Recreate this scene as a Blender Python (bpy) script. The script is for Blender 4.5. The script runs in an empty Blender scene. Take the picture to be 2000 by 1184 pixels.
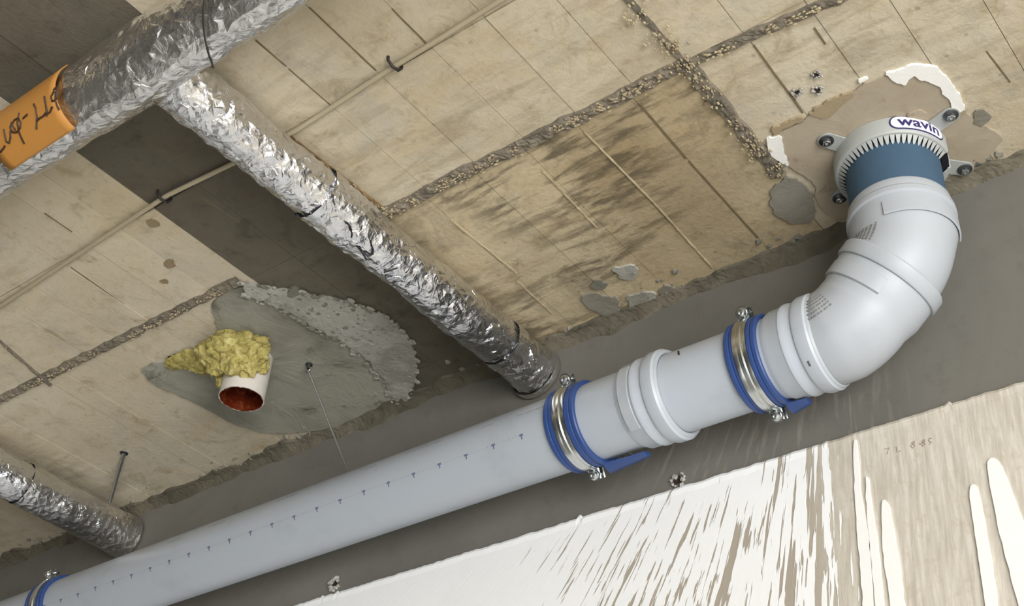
import bpy, bmesh, math, random
from mathutils import Vector, Matrix, noise

random.seed(7)
scene = bpy.context.scene
col = scene.collection
PI = math.pi
R = math.radians

# ------------------------------------------------------------------ camera, sky, lights, exposure
EYE = 1.55                      # camera height above the floor
cam_d = bpy.data.cameras.new('camera')
cam = bpy.data.objects.new('camera', cam_d)
col.objects.link(cam)
cam_d.sensor_width = 36.0
cam_d.lens = 44.799
cam_d.clip_start = 0.02
rt = Vector((0.7930065, 0.60652316, 0.05718702))
up = Vector((0.33764724, -0.51570513, 0.78742781))
fw = Vector((-0.50708484, 0.60512633, 0.61374839))
cam.matrix_world = Matrix(((rt.x, up.x, -fw.x, 0), (rt.y, up.y, -fw.y, 0), (rt.z, up.z, -fw.z, EYE), (0, 0, 0, 1)))
scene.camera = cam

world = bpy.data.worlds.new('daylight')
scene.world = world
world.use_nodes = True
bg = world.node_tree.nodes['Background']
bg.inputs['Color'].default_value = (0.96, 0.98, 1.0, 1)
bg.inputs['Strength'].default_value = 0.50

def area(name, loc, rot, sx, sy, energy, color):
    d = bpy.data.lights.new(name, 'AREA')
    d.shape = 'RECTANGLE'; d.size = sx; d.size_y = sy; d.energy = energy; d.color = color
    o = bpy.data.objects.new(name, d); col.objects.link(o)
    o.location = loc; o.rotation_euler = rot
    return o
# sunlight added through the open side so floor bounce brightens ceiling and pipes
sd = bpy.data.lights.new('bounce_sun', 'SUN'); sd.energy = 9.5; sd.angle = R(0.5); sd.color = (1.0, 0.98, 0.955)
bounce_sun = bpy.data.objects.new('bounce_sun', sd); col.objects.link(bounce_sun)
bounce_sun.rotation_euler = Vector((-0.45, 0.76, -0.75)).to_track_quat('-Z', 'Y').to_euler()
# tall window opening at the right-hand end of the room, facing along -x
area('window_daylight', (2.5, -1.2, 1.2), Vector((-0.86, 0.50, 0.10)).to_track_quat('-Z', 'Y').to_euler(), 2.6, 2.0, 212, (1.0, 0.995, 0.985))

scene.view_settings.view_transform = 'Standard'
scene.view_settings.look = 'None'
scene.view_settings.exposure = 0.0
scene.view_settings.gamma = 1.0
scene.view_settings.use_curve_mapping = False

# ------------------------------------------------------------------ helpers
def lin(c):
    c = c / 255.0
    return c / 12.92 if c <= 0.04045 else ((c + 0.055) / 1.055) ** 2.4
def rgb(r, g, b): return (lin(r), lin(g), lin(b), 1)

def tag(o, label=None, cat=None, group=None, kind=None):
    if label: o['label'] = label
    if cat: o['category'] = cat
    if group: o['group'] = group
    if kind: o['kind'] = kind
    return o

def finish(me, smooth):
    if smooth is None:
        return
    for p in me.polygons: p.use_smooth = True
    if smooth < 179:
        me.set_sharp_from_angle(angle=R(smooth))

def link(name, me, mat, parent=None, smooth=None):
    finish(me, smooth)
    o = bpy.data.objects.new(name, me)
    col.objects.link(o)
    if mat is not None and not me.materials: me.materials.append(mat)
    if parent: o.parent = parent
    return o

def mesh(name, verts, faces, mat, parent=None, smooth=None):
    me = bpy.data.meshes.new(name)
    me.from_pydata([tuple(v) for v in verts], [], faces)
    me.validate(); me.update()
    return link(name, me, mat, parent, smooth)

def from_bm(name, bm, mat, parent=None, smooth=None):
    bmesh.ops.recalc_face_normals(bm, faces=bm.faces)
    me = bpy.data.meshes.new(name)
    bm.to_mesh(me); bm.free()
    return link(name, me, mat, parent, smooth)

def empty(name, loc=(0, 0, 0)):
    o = bpy.data.objects.new(name, None); col.objects.link(o)
    o.location = loc; o.empty_display_size = 0.05
    return o

def adopt(o, parent):
    """parent an object built in world coordinates under an Empty that sits somewhere else"""
    o.parent = parent
    o.location = o.location - parent.location
    return o

def frame(axis):
    a = Vector(axis).normalized()
    ref = Vector((0, 0, 1)) if abs(a.z) < 0.9 else Vector((0, 1, 0))
    u = a.cross(ref).normalized(); v = u.cross(a).normalized()
    return a, u, v

def rings_mesh(rings, close=True, cap0=False, cap1=False):
    n = len(rings[0]); vs = []; fs = []
    for rg in rings: vs += rg
    for i in range(len(rings) - 1):
        for j in range(n if close else n - 1):
            k = (j + 1) % n
            fs.append((i * n + j, i * n + k, (i + 1) * n + k, (i + 1) * n + j))
    if cap0: fs.append(tuple(reversed(range(n))))
    if cap1: fs.append(tuple(range((len(rings) - 1) * n, len(rings) * n)))
    return vs, fs

def solid(name, vs, fs, mat, parent=None, smooth=None):
    bm = bmesh.new()
    bv = [bm.verts.new(v) for v in vs]
    for f in fs:
        try: bm.faces.new([bv[i] for i in f])
        except ValueError: pass
    return from_bm(name, bm, mat, parent, smooth)

def lathe(name, origin, axis, prof, mat, parent=None, n=72, smooth=35, cap0=False, cap1=False, closed=False):
    """prof: (distance along the axis, radius)"""
    a, u, v = frame(axis); o = Vector(origin)
    pr = list(prof) + ([prof[0]] if closed else [])
    rings = [[o + a * t + (u * math.cos(2 * PI * j / n) + v * math.sin(2 * PI * j / n)) * r for j in range(n)] for t, r in pr]
    vs, fs = rings_mesh(rings, True, cap0, cap1)
    if closed:
        k = len(prof) * n
        vs = vs[:k]; fs = [tuple(i % k for i in f) for f in fs]
    return solid(name, vs, fs, mat, parent, smooth)

def rod(name, p0, p1, r, mat, parent=None, n=12):
    p0 = Vector(p0); p1 = Vector(p1); d = p1 - p0
    return lathe(name, p0, d, [(0, r), (d.length, r)], mat, parent, n, 40, True, True)

def tube(name, pts, r, mat, parent=None, n=8, smooth=60, radii=None):
    pts = [Vector(p) for p in pts]
    rings = []
    u = None
    for i, p in enumerate(pts):
        t = (pts[min(i + 1, len(pts) - 1)] - pts[max(i - 1, 0)]).normalized()
        if u is None: _, u, v = frame(t)
        else:
            u = (u - t * u.dot(t)).normalized()
        v = t.cross(u)
        rr = radii[i] if radii else r
        rings.append([p + (u * math.cos(2 * PI * j / n) + v * math.sin(2 * PI * j / n)) * rr for j in range(n)])
    vs, fs = rings_mesh(rings, True, True, True)
    return solid(name, vs, fs, mat, parent, smooth)

def box(name, lo, hi, mat, parent=None, bevel=0.0):
    bm = bmesh.new()
    bmesh.ops.create_cube(bm, size=1)
    lo = Vector(lo); hi = Vector(hi)
    for v in bm.verts: v.co = (lo + hi) / 2 + Vector((v.co.x * (hi.x - lo.x), v.co.y * (hi.y - lo.y), v.co.z * (hi.z - lo.z)))
    if bevel > 0: bmesh.ops.bevel(bm, geom=list(bm.edges), offset=bevel, segments=2, affect='EDGES', clamp_overlap=True)
    return from_bm(name, bm, mat, parent)

def densify(pts, step, rough, seed, closed=True):
    """resample an outline and make it ragged"""
    out = []
    n = len(pts)
    for i in range(n if closed else n - 1):
        a = Vector((*pts[i], 0)); b = Vector((*pts[(i + 1) % n], 0))
        k = max(1, int((b - a).length / step))
        for j in range(k):
            p = a.lerp(b, j / k)
            q = p * 60 + Vector((seed * 7.3, seed * 3.1, seed))
            q2 = p * 170 + Vector((seed * 1.3, seed * 5.1, seed))
            out.append((p.x + rough * (noise.noise(q) + 0.5 * noise.noise(q2)), p.y + rough * (noise.noise(q + Vector((31, 17, 5))) + 0.5 * noise.noise(q2 + Vector((3, 7, 15))))))
    if not closed: out.append(tuple(pts[-1]))
    return out

def slab(name, outline, to3d, t0, t1, mat, parent=None, step=0.006, rough=0.003, seed=1, bump=0.0008, inset=0.004, rnd=(0.78, 2)):
    """irregular flat patch of real thickness: outline in the surface's own two coordinates, t0 (buried) to t1 (proud)"""
    for _ in range(rnd[1]):          # round the corners of the outline
        o2 = []
        for i in range(len(outline)):
            (ax_, ay_), (bx_, by_) = outline[i], outline[(i + 1) % len(outline)]
            o2 += [(ax_ * rnd[0] + bx_ * (1 - rnd[0]), ay_ * rnd[0] + by_ * (1 - rnd[0])), (ax_ * (1 - rnd[0]) + bx_ * rnd[0], ay_ * (1 - rnd[0]) + by_ * rnd[0])]
        outline = o2
    pts = densify(outline, step, rough, seed)
    bm = bmesh.new()
    lowv = [bm.verts.new(to3d(x, y, t1)) for x, y in pts]
    f = bm.faces.new(lowv)
    bm.normal_update()
    n = len(pts)
    tri = bmesh.ops.triangulate(bm, faces=[f], quad_method='BEAUTY', ngon_method='BEAUTY')['faces']
    rim = [e for e in bm.edges if e.is_boundary]
    ext = bmesh.ops.extrude_edge_only(bm, edges=rim)
    for v in ext['geom']:
        if isinstance(v, bmesh.types.BMVert):
            pass
    nv = [v for v in ext['geom'] if isinstance(v, bmesh.types.BMVert)]
    base = Vector(to3d(0, 0, t0)) - Vector(to3d(0, 0, t1))
    for v in nv: v.co += base
    return from_bm(name, bm, mat, parent)

CEIL = EYE + 1.233
WALL = 1.3352
def c3(x, y, t): return (x, y, CEIL - t)          # ceiling: t metres below the slab
def w3(x, z, t): return (x, WALL - t, z)           # wall: t metres in front

# ------------------------------------------------------------------ materials
class NT:
    def __init__(s, name):
        s.m = bpy.data.materials.new(name); s.m.use_nodes = True
        s.t = s.m.node_tree; s.p = s.t.nodes['Principled BSDF']
        s.geo = None
    def n(s, typ, **kw):
        nd = s.t.nodes.new(typ)
        for k, v in kw.items(): setattr(nd, k, v)
        return nd
    def l(s, a, b): s.t.links.new(a, b)
    def pos(s):
        if s.geo is None: s.geo = s.n('ShaderNodeNewGeometry')
        return s.geo.outputs['Position']
    def mapped(s, scale=(1, 1, 1), loc=(0, 0, 0), rot=(0, 0, 0)):
        m = s.n('ShaderNodeMapping'); m.inputs['Scale'].default_value = scale
        m.inputs['Location'].default_value = loc; m.inputs['Rotation'].default_value = rot
        s.l(s.pos(), m.inputs['Vector']); return m.outputs[0]
    def noise(s, scale, vec=None, detail=6, rough=0.6, dist=0.0):
        nd = s.n('ShaderNodeTexNoise'); nd.inputs['Scale'].default_value = scale
        nd.inputs['Detail'].default_value = detail; nd.inputs['Roughness'].default_value = rough
        nd.inputs['Distortion'].default_value = dist
        s.l(vec if vec is not None else s.pos(), nd.inputs['Vector']); return nd.outputs['Fac']
    def voro(s, scale, vec=None, feature='F1', out='Distance', rnd=1.0):
        nd = s.n('ShaderNodeTexVoronoi', feature=feature); nd.inputs['Scale'].default_value = scale
        nd.inputs['Randomness'].default_value = rnd
        s.l(vec if vec is not None else s.pos(), nd.inputs['Vector']); return nd.outputs[out]
    def ramp(s, fac, stops):
        nd = s.n('ShaderNodeValToRGB'); e = nd.color_ramp.elements
        while len(e) < len(stops): e.new(0.5)
        for i, (p, c) in enumerate(stops):
            e[i].position = p; e[i].color = c if len(c) == 4 else (*c, 1)
        s.l(fac, nd.inputs[0]); return nd.outputs[0]
    def step(s, fac, lo, hi):
        nd = s.n('ShaderNodeMapRange', interpolation_type='SMOOTHSTEP')
        nd.inputs['From Min'].default_value = lo; nd.inputs['From Max'].default_value = hi
        s.l(fac, nd.inputs['Value']); return nd.outputs[0]
    def math(s, op, a, b=None, clamp=False):
        nd = s.n('ShaderNodeMath', operation=op); nd.use_clamp = clamp
        for i, q in enumerate((a, b)):
            if q is None: continue
            if isinstance(q, (int, float)): nd.inputs[i].default_value = q
            else: s.l(q, nd.inputs[i])
        return nd.outputs[0]
    def mix(s, fac, a, b, mode='MIX'):
        nd = s.n('ShaderNodeMix', data_type='RGBA', blend_type=mode)
        if isinstance(fac, (int, float)): nd.inputs[0].default_value = fac
        else: s.l(fac, nd.inputs[0])
        for i, q in ((6, a), (7, b)):
            if isinstance(q, tuple): nd.inputs[i].default_value = q
            else: s.l(q, nd.inputs[i])
        return nd.outputs[2]
    def bump(s, height, strength, dist=0.002):
        nd = s.n('ShaderNodeBump'); nd.inputs['Strength'].default_value = strength
        nd.inputs['Distance'].default_value = dist
        s.l(height, nd.inputs['Height']); s.l(nd.outputs[0], s.p.inputs['Normal'])
    def set(s, color=None, rough=None, metal=None, spec=None):
        for k, v in (('Base Color', color), ('Roughness', rough), ('Metallic', metal), ('Specular IOR Level', spec)):
            if v is None: continue
            if isinstance(v, (int, float, tuple)): s.p.inputs[k].default_value = v
            else: s.l(v, s.p.inputs[k])
        return s.m

def plain(name, c, rough=0.5, metal=0.0, var=0.0, scale=30, bump=0.0, spec=0.5):
    t = NT(name)
    if var:
        nz = t.noise(scale)
        cc = t.mix(nz, tuple([x * (1 - var) for x in c[:3]] + [1]), tuple([min(1, x * (1 + var)) for x in c[:3]] + [1]))
    else: cc = c
    if bump: t.bump(t.noise(scale * 4), bump)
    return t.set(cc, rough, metal, spec)

def concrete_board(name, light, mid, dark, stain, stain_amt=1.0, tint=rgb(186, 166, 126), gtint=rgb(176, 170, 155)):
    """board-marked concrete: cement bloom, brown formwork stains, fine pores"""
    t = NT(name)
    oi = t.n('ShaderNodeObjectInfo')
    broad = t.noise(3.2, t.mapped((1, 1, 0.2)), 5, 0.6, 0.4)
    c = t.ramp(broad, [(0.30, mid), (0.62, light)])
    yel = t.noise(5.5, t.mapped((1, 1.6, 1), (7.7, 2.2, 0)), 6, 0.7, 0.8)
    c = t.mix(t.math('MULTIPLY', t.step(yel, 0.48, 0.68), 0.40), c, tint)
    gry = t.noise(7.5, t.mapped((1.3, 1, 1), (1.7, 9.2, 0)), 6, 0.72, 0.6)
    c = t.mix(t.math('MULTIPLY', t.step(gry, 0.5, 0.66), 0.5), c, gtint)
    mott = t.noise(24, t.mapped((1.0, 1.0, 1)), 8, 0.68, 0.5)
    c = t.mix(t.step(mott, 0.50, 0.78), c, dark)
    # streaks across the boards
    st = t.noise(9, t.mapped((1.0, 4.5, 1)), 5, 0.65, 0.3)
    sm = t.noise(2.1, t.mapped((1, 1, 1), (3.1, 1.7, 0)), 3, 0.5)
    f = t.math('MULTIPLY', t.step(st, 0.44, 0.62), t.step(sm, 0.42 if stain_amt > 1.2 else 0.47, 0.60), True)
    c = t.mix(t.math('MULTIPLY', f, 0.5 * stain_amt), c, stain)
    fine = t.noise(85, t.mapped((1.0, 1.0, 1)), 6, 0.75, 0.3)
    c = t.mix(t.math('MULTIPLY', t.step(fine, 0.52, 0.72), 0.42), c, dark)
    c = t.mix(t.math('MULTIPLY', t.math('SUBTRACT', 1.0, t.step(fine, 0.30, 0.46)), 0.35), c, gtint)
    # per-board tone
    tone = t.math('ADD', t.math('MULTIPLY', oi.outputs['Random'], 0.10), 0.93)
    mul = t.n('ShaderNodeVectorMath', operation='SCALE')
    t.l(c, mul.inputs[0]); t.l(tone, mul.inputs['Scale'])
    c = mul.outputs[0]
    sp = t.voro(34, t.mapped((1, 1, 1)), 'F1')
    spn = t.noise(11)
    spots = t.math('MULTIPLY', t.math('SUBTRACT', 1.0, t.step(sp, 0.05, 0.15)), t.step(spn, 0.52, 0.60), True)
    c = t.mix(t.math('MULTIPLY', spots, 0.35), c, rgb(84, 76, 60))
    hgt = t.math('ADD', t.math('MULTIPLY', mott, 0.6), t.math('MULTIPLY', t.noise(160, None, 3), 0.4))
    t.bump(hgt, 0.5, 0.004)
    return t.set(c, 0.88, 0, 0.25)

M = {}
M['board'] = concrete_board('concrete_board', rgb(200, 190, 168), rgb(184, 170, 143), rgb(158, 143, 114), rgb(126, 112, 88), 0.65)
M['board_stained'] = concrete_board('concrete_board_stained', rgb(192, 177, 146), rgb(166, 149, 117), rgb(128, 114, 88), rgb(94, 84, 65), 1.75, rgb(160, 136, 96), rgb(140, 130, 108))
M['board_grey'] = concrete_board('concrete_board_grey', rgb(104, 98, 84), rgb(88, 82, 70), rgb(74, 68, 57), rgb(68, 62, 52), 0.6, rgb(86, 74, 58), rgb(92, 90, 80))
M['slab'] = plain('concrete_slab', rgb(150, 138, 114), 0.9, 0, 0.2, 20, 0.3, 0.2)
def rough_cement(name, a, b, c3_, sc=60, bumpd=0.006):
    t = NT(name)
    n1 = t.noise(sc, None, 8, 0.7, 0.6); n2 = t.noise(sc * 0.25, None, 4, 0.6)
    c = t.mix(t.step(n2, 0.38, 0.62), a, b)
    c = t.mix(t.step(n1, 0.56, 0.72), c, c3_)
    t.bump(n1, 0.6, bumpd)
    return t.set(c, 0.92, 0, 0.2)
M['seam'] = rough_cement('seam_cement', rgb(112, 105, 92), rgb(128, 119, 103), rgb(182, 172, 150), 90)
M['fin'] = rough_cement('cement_fin', rgb(186, 172, 140), rgb(170, 154, 124), rgb(200, 188, 160), 90)
M['rusty'] = rough_cement('rusty_fin', rgb(150, 126, 92), rgb(120, 100, 74), rgb(176, 160, 132), 90)
M['mortar'] = rough_cement('grey_mortar', rgb(156, 154, 140), rgb(118, 115, 103), rgb(94, 91, 81), 14, 0.008)
M['crust'] = rough_cement('pale_mortar_crust', rgb(172, 170, 160), rgb(146, 143, 132), rgb(116, 113, 103), 50, 0.008)
M['smooth_patch'] = rough_cement('smooth_beige_mortar', rgb(172, 160, 140), rgb(160, 147, 126), rgb(136, 122, 100), 24, 0.002)
M['grey_skim'] = rough_cement('grey_skim', rgb(140, 136, 124), rgb(126, 121, 107), rgb(156, 149, 132), 30, 0.004)
M['white_filler'] = plain('white_filler', rgb(236, 234, 228), 0.8, 0, 0.04, 60, 0.25, 0.3)
M['scab'] = plain('brown_scab', rgb(156, 140, 112), 0.9, 0, 0.15, 60, 0.3, 0.2)
M['corner'] = rough_cement('corner_mortar', rgb(112, 106, 91), rgb(92, 87, 74), rgb(76, 71, 60), 40, 0.006)
M['spot'] = plain('dark_smudge', rgb(134, 119, 93), 0.9, 0, 0.2, 60, 0.3, 0.2)
M['crack'] = plain('dark_joint_crack', rgb(112, 99, 76), 0.95, 0, 0.35, 70, 0.2, 0.1)  # dark colour of the cracked joints between boards
M['pit'] = plain('dark_pit', rgb(52, 47, 40), 0.95, 0, 0.2, 90, 0.3, 0.1)
M['crumb'] = plain('grey_crumb', rgb(170, 166, 158), 0.9, 0, 0.3, 150, 0.4, 0.2)

FX, FZ = -0.52, 2.95
def streak_coord(t, across, along):
    """trowel direction on the wall: strokes fan out below a point on the left and hang straight on the right"""
    sx = t.n('ShaderNodeSeparateXYZ'); t.l(t.pos(), sx.inputs[0])
    dx = t.math('SUBTRACT', sx.outputs['X'], FX); dz = t.math('SUBTRACT', FZ, sx.outputs['Z'])
    leftp = t.math('DIVIDE', t.math('MINIMUM', dx, 0.0), dz)
    rightp = t.math('MULTIPLY', t.math('MAXIMUM', t.math('SUBTRACT', dx, t.math('MULTIPLY', dz, -0.04)), 0.0), 1.8)
    a = t.math('ADD', leftp, rightp)
    cb = t.n('ShaderNodeCombineXYZ')
    t.l(t.math('MULTIPLY', a, across), cb.inputs[0]); t.l(t.math('MULTIPLY', sx.outputs['Z'], along), cb.inputs[1])
    return cb.outputs[0], sx
def wall_concrete():
    t = NT('wall_concrete')
    sc, sx = streak_coord(t, 42, 11)
    base = t.ramp(t.noise(2.5, None, 6, 0.62, 0.5), [(0.3, rgb(103, 101, 94)), (0.7, rgb(122, 119, 111))])
    fine = t.noise(30, None, 8, 0.7)
    c = t.mix(t.math('MULTIPLY', t.step(fine, 0.5, 0.75), 0.35), base, rgb(92, 87, 77))
    sk = t.step(t.noise(1.0, sc, 4, 0.6, 0.2), 0.52, 0.66)
    band = t.math('MULTIPLY', t.step(sx.outputs['X'], -0.95, -0.75), t.math('SUBTRACT', 1.0, t.step(sx.outputs['X'], -0.56, -0.42)), True)
    low = t.math('SUBTRACT', 1.0, t.step(sx.outputs['Z'], 2.50, 2.58))
    c = t.mix(t.math('MULTIPLY', t.math('MULTIPLY', sk, band), t.math('MULTIPLY', low, 0.55), True), c, rgb(146, 139, 127))
    t.bump(fine, 0.2, 0.003)
    return t.set(c, 0.88, 0, 0.25)
def plaster_coat():
    t = NT('plaster_coat')
    sc, sx = streak_coord(t, 46, 4.6)
    sc2, _ = streak_coord(t, 88, 13)
    n1 = t.noise(1.0, sc, 3, 0.55, 0.15); n2 = t.noise(1.0, sc2, 3, 0.55, 0.15)
    X = sx.outputs['X']; Z = sx.outputs['Z']
    edge = t.math('ADD', t.math('ADD', X, t.math('MULTIPLY', t.math('SUBTRACT', Z, 2.43), 0.05)), t.math('MULTIPLY', t.math('SUBTRACT', n1, 0.5), 0.22))
    nd = t.n('ShaderNodeFloatCurve')
    t.l(t.math('ADD', edge, 1.3, True), nd.inputs['Value'])
    cv = nd.mapping.curves[0]
    pts = [(0.0, 0.80), (0.20, 0.74), (0.32, 0.618), (0.52, 0.600), (0.66, 0.582), (0.71, 0.52), (0.76, 0.16), (1.0, 0.16)]
    cv.points[0].location = pts[0]; cv.points[1].location = pts[-1]
    for p in pts[1:-1]: cv.points.new(*p)
    for p in cv.points: p.handle_type = 'VECTOR'
    nd.mapping.update()
    thr = nd.outputs[0]
    lowz = t.math('MULTIPLY', t.step(Z, 2.36, 2.44), 0.07)
    lf = t.math('MULTIPLY', t.math('SUBTRACT', 1.0, t.step(X, -0.88, -0.66)), 0.045)
    rf = t.math('MULTIPLY', t.step(X, -0.78, -0.60), 0.05)
    s1 = t.step(t.math('SUBTRACT', t.math('SUBTRACT', n1, lowz), t.math('ADD', thr, lf)), -0.012, 0.02)
    s2 = t.step(t.math('SUBTRACT', t.math('SUBTRACT', n2, lowz), t.math('ADD', t.math('SUBTRACT', thr, 0.032), rf)), -0.012, 0.02)
    bare = t.math('MAXIMUM', s1, s2)
    sk = t.noise(1.0, sc2, 5, 0.7, 0.3)
    beige = t.ramp(sk, [(0.35, rgb(180, 173, 159)), (0.5, rgb(196, 189, 176)), (0.68, rgb(214, 208, 197))])
    beige = t.mix(t.math('MULTIPLY', t.step(t.noise(45, None, 6, 0.7), 0.52, 0.7), 0.5), beige, rgb(178, 166, 146))
    left_tone = t.mix(t.step(X, -0.62, -0.54), rgb(166, 157, 142), beige)
    white = t.mix(t.noise(12), rgb(232, 233, 232), rgb(243, 243, 242))
    c = t.mix(bare, white, left_tone)
    t.bump(t.math('ADD', t.math('MULTIPLY', bare, -1.0), t.math('MULTIPLY', sk, 0.3)), 0.5, 0.002)
    return t.set(c, 0.8, 0, 0.3)
M['wall'] = wall_concrete()
M['plaster'] = plaster_coat()
M['render'] = plain('grey_render', rgb(112, 110, 105), 0.85, 0, 0.1, 6, 0.2, 0.2)  # kept dark so the added walls dim the left side
M['pencil'] = plain('pencil_grey', rgb(158, 146, 132), 0.8)
M['drip'] = plain('white_plaster_drip', rgb(238, 237, 233), 0.8, 0, 0.03, 40, 0.15, 0.3)
M['floor'] = plain('floor_screed', rgb(180, 181, 182), 0.85, 0, 0.1, 6, 0.2, 0.2)

def pipe_white(name, c, rough=0.38):
    t = NT(name)
    n1 = t.noise(9, None, 6, 0.65)
    cc = t.mix(t.step(n1, 0.52, 0.8), c, tuple([x * 0.86 for x in c[:3]] + [1]))
    t.bump(t.noise(60, None, 3), 0.05, 0.001)
    return t.set(cc, rough, 0, 0.45)
M['pipe'] = pipe_white('white_pipe', rgb(176, 183, 191))
M['fitting'] = pipe_white('white_fitting', rgb(166, 171, 176), 0.44)
M['gasket'] = plain('pale_gasket', rgb(182, 182, 180), 0.55)
M['emboss'] = plain('embossed_print', rgb(128, 128, 127), 0.5)
M['ink'] = plain('blue_grey_ink', rgb(96, 100, 128), 0.6)
M['ink_faint'] = plain('faint_grey_ink', rgb(140, 142, 150), 0.6)
M['blue'] = plain('blue_rubber', rgb(42, 68, 122), 0.45, 0, 0.08, 40, 0.1)
M['sleeve'] = plain('slate_blue_sleeve', rgb(62, 86, 106), 0.75, 0, 0.12, 50, 0.25, 0.3)
M['zinc'] = plain('zinc_steel', rgb(206, 210, 210), 0.24, 1.0, 0.06, 40)
M['steel_dark'] = plain('dull_steel', rgb(120, 122, 124), 0.36, 1.0, 0.1, 40)
M['collar'] = plain('grey_painted_steel', rgb(168, 171, 167), 0.5, 0.1, 0.03, 40)
M['black'] = plain('black_liner', rgb(22, 23, 26), 0.8, 0, 0.1, 60, 0.1, 0.2)
M['label_white'] = plain('label_white', rgb(232, 232, 238), 0.45)
M['navy'] = plain('label_navy', rgb(50, 42, 96), 0.5)
M['card'] = plain('orange_card', rgb(178, 124, 56), 0.6, 0, 0.07, 16, 0.1)
M['marker'] = plain('marker_ink', rgb(58, 38, 22), 0.6)
M['marker_black'] = plain('black_marker_ink', rgb(26, 26, 28), 0.55)
M['conduit'] = plain('pale_conduit', rgb(166, 154, 128), 0.65, 0, 0.12, 20, 0.1)
M['dark_wire'] = plain('dark_wire', rgb(46, 42, 38), 0.5, 0.3, 0.1, 40)
M['galv'] = plain('galvanised_wire', rgb(150, 150, 146), 0.4, 0.8, 0.1, 60)
M['stub_white'] = plain('limewashed_pipe', rgb(200, 194, 185), 0.7, 0, 0.08, 60, 0.3)
def copper():
    t = NT('rusty_copper')
    n1 = t.noise(60, None, 6, 0.7)
    c = t.ramp(n1, [(0.3, rgb(72, 24, 10)), (0.55, rgb(122, 48, 22)), (0.75, rgb(190, 108, 66))])
    t.bump(n1, 0.5, 0.003)
    return t.set(c, 0.35, 0.6)
M['copper'] = copper()
def wool():
    t = NT('yellow_wool')
    n1 = t.noise(70, None, 8, 0.7, 0.5)
    c = t.ramp(n1, [(0.3, rgb(126, 114, 60)), (0.5, rgb(170, 157, 92)), (0.72, rgb(208, 199, 142))])
    t.bump(n1, 0.7, 0.006)
    return t.set(c, 0.9, 0, 0.2)
M['wool'] = wool()
def foil(name, tint, rough=0.2):
    t = NT(name)
    v = t.voro(85, t.mapped((1, 1, 1)), 'F1'); n1 = t.noise(38, None, 4, 0.6, 1.2)
    t.bump(t.math('ADD', t.math('MULTIPLY', v, 0.5), t.math('MULTIPLY', n1, 1.2)), 0.45, 0.006)
    c = t.mix(t.noise(7, None, 3), tuple([x * 0.9 for x in tint[:3]] + [1]), tint)
    return t.set(c, rough, 1.0)
M['foil'] = foil('crumpled_foil', rgb(232, 233, 236), 0.19)
M['foil_dull'] = foil('dull_foil', rgb(232, 231, 230), 0.27)

# ------------------------------------------------------------------ setting: floor, wall, ceiling
fl = box('floor', (-4.2, -3.2, -0.12), (3.2, WALL + 0.2, 0.0), M['floor']); tag(fl, 'pale cement screed floor of the unfinished room', 'floor', kind='structure')
wl = box('wall_back', (-4.2, WALL, 0.0), (3.2, WALL + 0.2, CEIL + 0.2), M['wall']); tag(wl, 'grey brown concrete wall behind the white drain pipe', 'wall', kind='structure')
ce = box('ceiling', (-4.2, -3.2, CEIL), (3.2, WALL, CEIL + 0.2), M['slab']); tag(ce, 'board-marked concrete ceiling with seams and mortar patches', 'ceiling', kind='structure')

wf = box('added_wall_front', (-4.2, -3.35, 0.0), (-0.1, -3.2, CEIL + 0.2), M['render']); tag(wf, 'added unseen grey wall behind the camera, blocking daylight on the left', 'wall', kind='structure')  # unseen wall added to keep daylight off the left half
wf = box('added_wall_left', (-4.35, -3.35, 0.0), (-4.2, WALL + 0.2, CEIL + 0.2), M['render']); tag(wf, 'added unseen grey end wall at the far left, dimming that side', 'wall', kind='structure')  # also added out of view, closes the left end to darken it

# plaster coat on the lower wall: ragged upper edge, 6 mm thick
PTOP = EYE + 0.7207 * 1.233
def build_plaster():
    xs = []; x = -4.15
    while x < 3.1:
        xs.append(x); x += 0.0035 if -1.7 < x < 0.2 else 0.05
    bm = bmesh.new(); rows = []
    for x in xs:
        j = 0.0016 * noise.noise(Vector((x * 90, 0.3, 0))) + 0.0009 * noise.noise(Vector((x * 22, 4.3, 0)))
        k = noise.noise(Vector((x * 60, 9.1, 2)))
        if k > 0.42: j += 0.006 * (k - 0.42) * 4
        z = PTOP + j
        rows.append([bm.verts.new((x, WALL - 0.006, 0.02)), bm.verts.new((x, WALL - 0.006, z - 0.012)), bm.verts.new((x, WALL - 0.0072, z - 0.004)), bm.verts.new((x, WALL - 0.0055, z)), bm.verts.new((x, WALL + 0.002, z))])
    for a, b in zip(rows, rows[1:]):
        for i in range(4): bm.faces.new((a[i], b[i], b[i + 1], a[i + 1]))
    return from_bm('plaster_coat', bm, M['plaster'], wl)
build_plaster()
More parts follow.
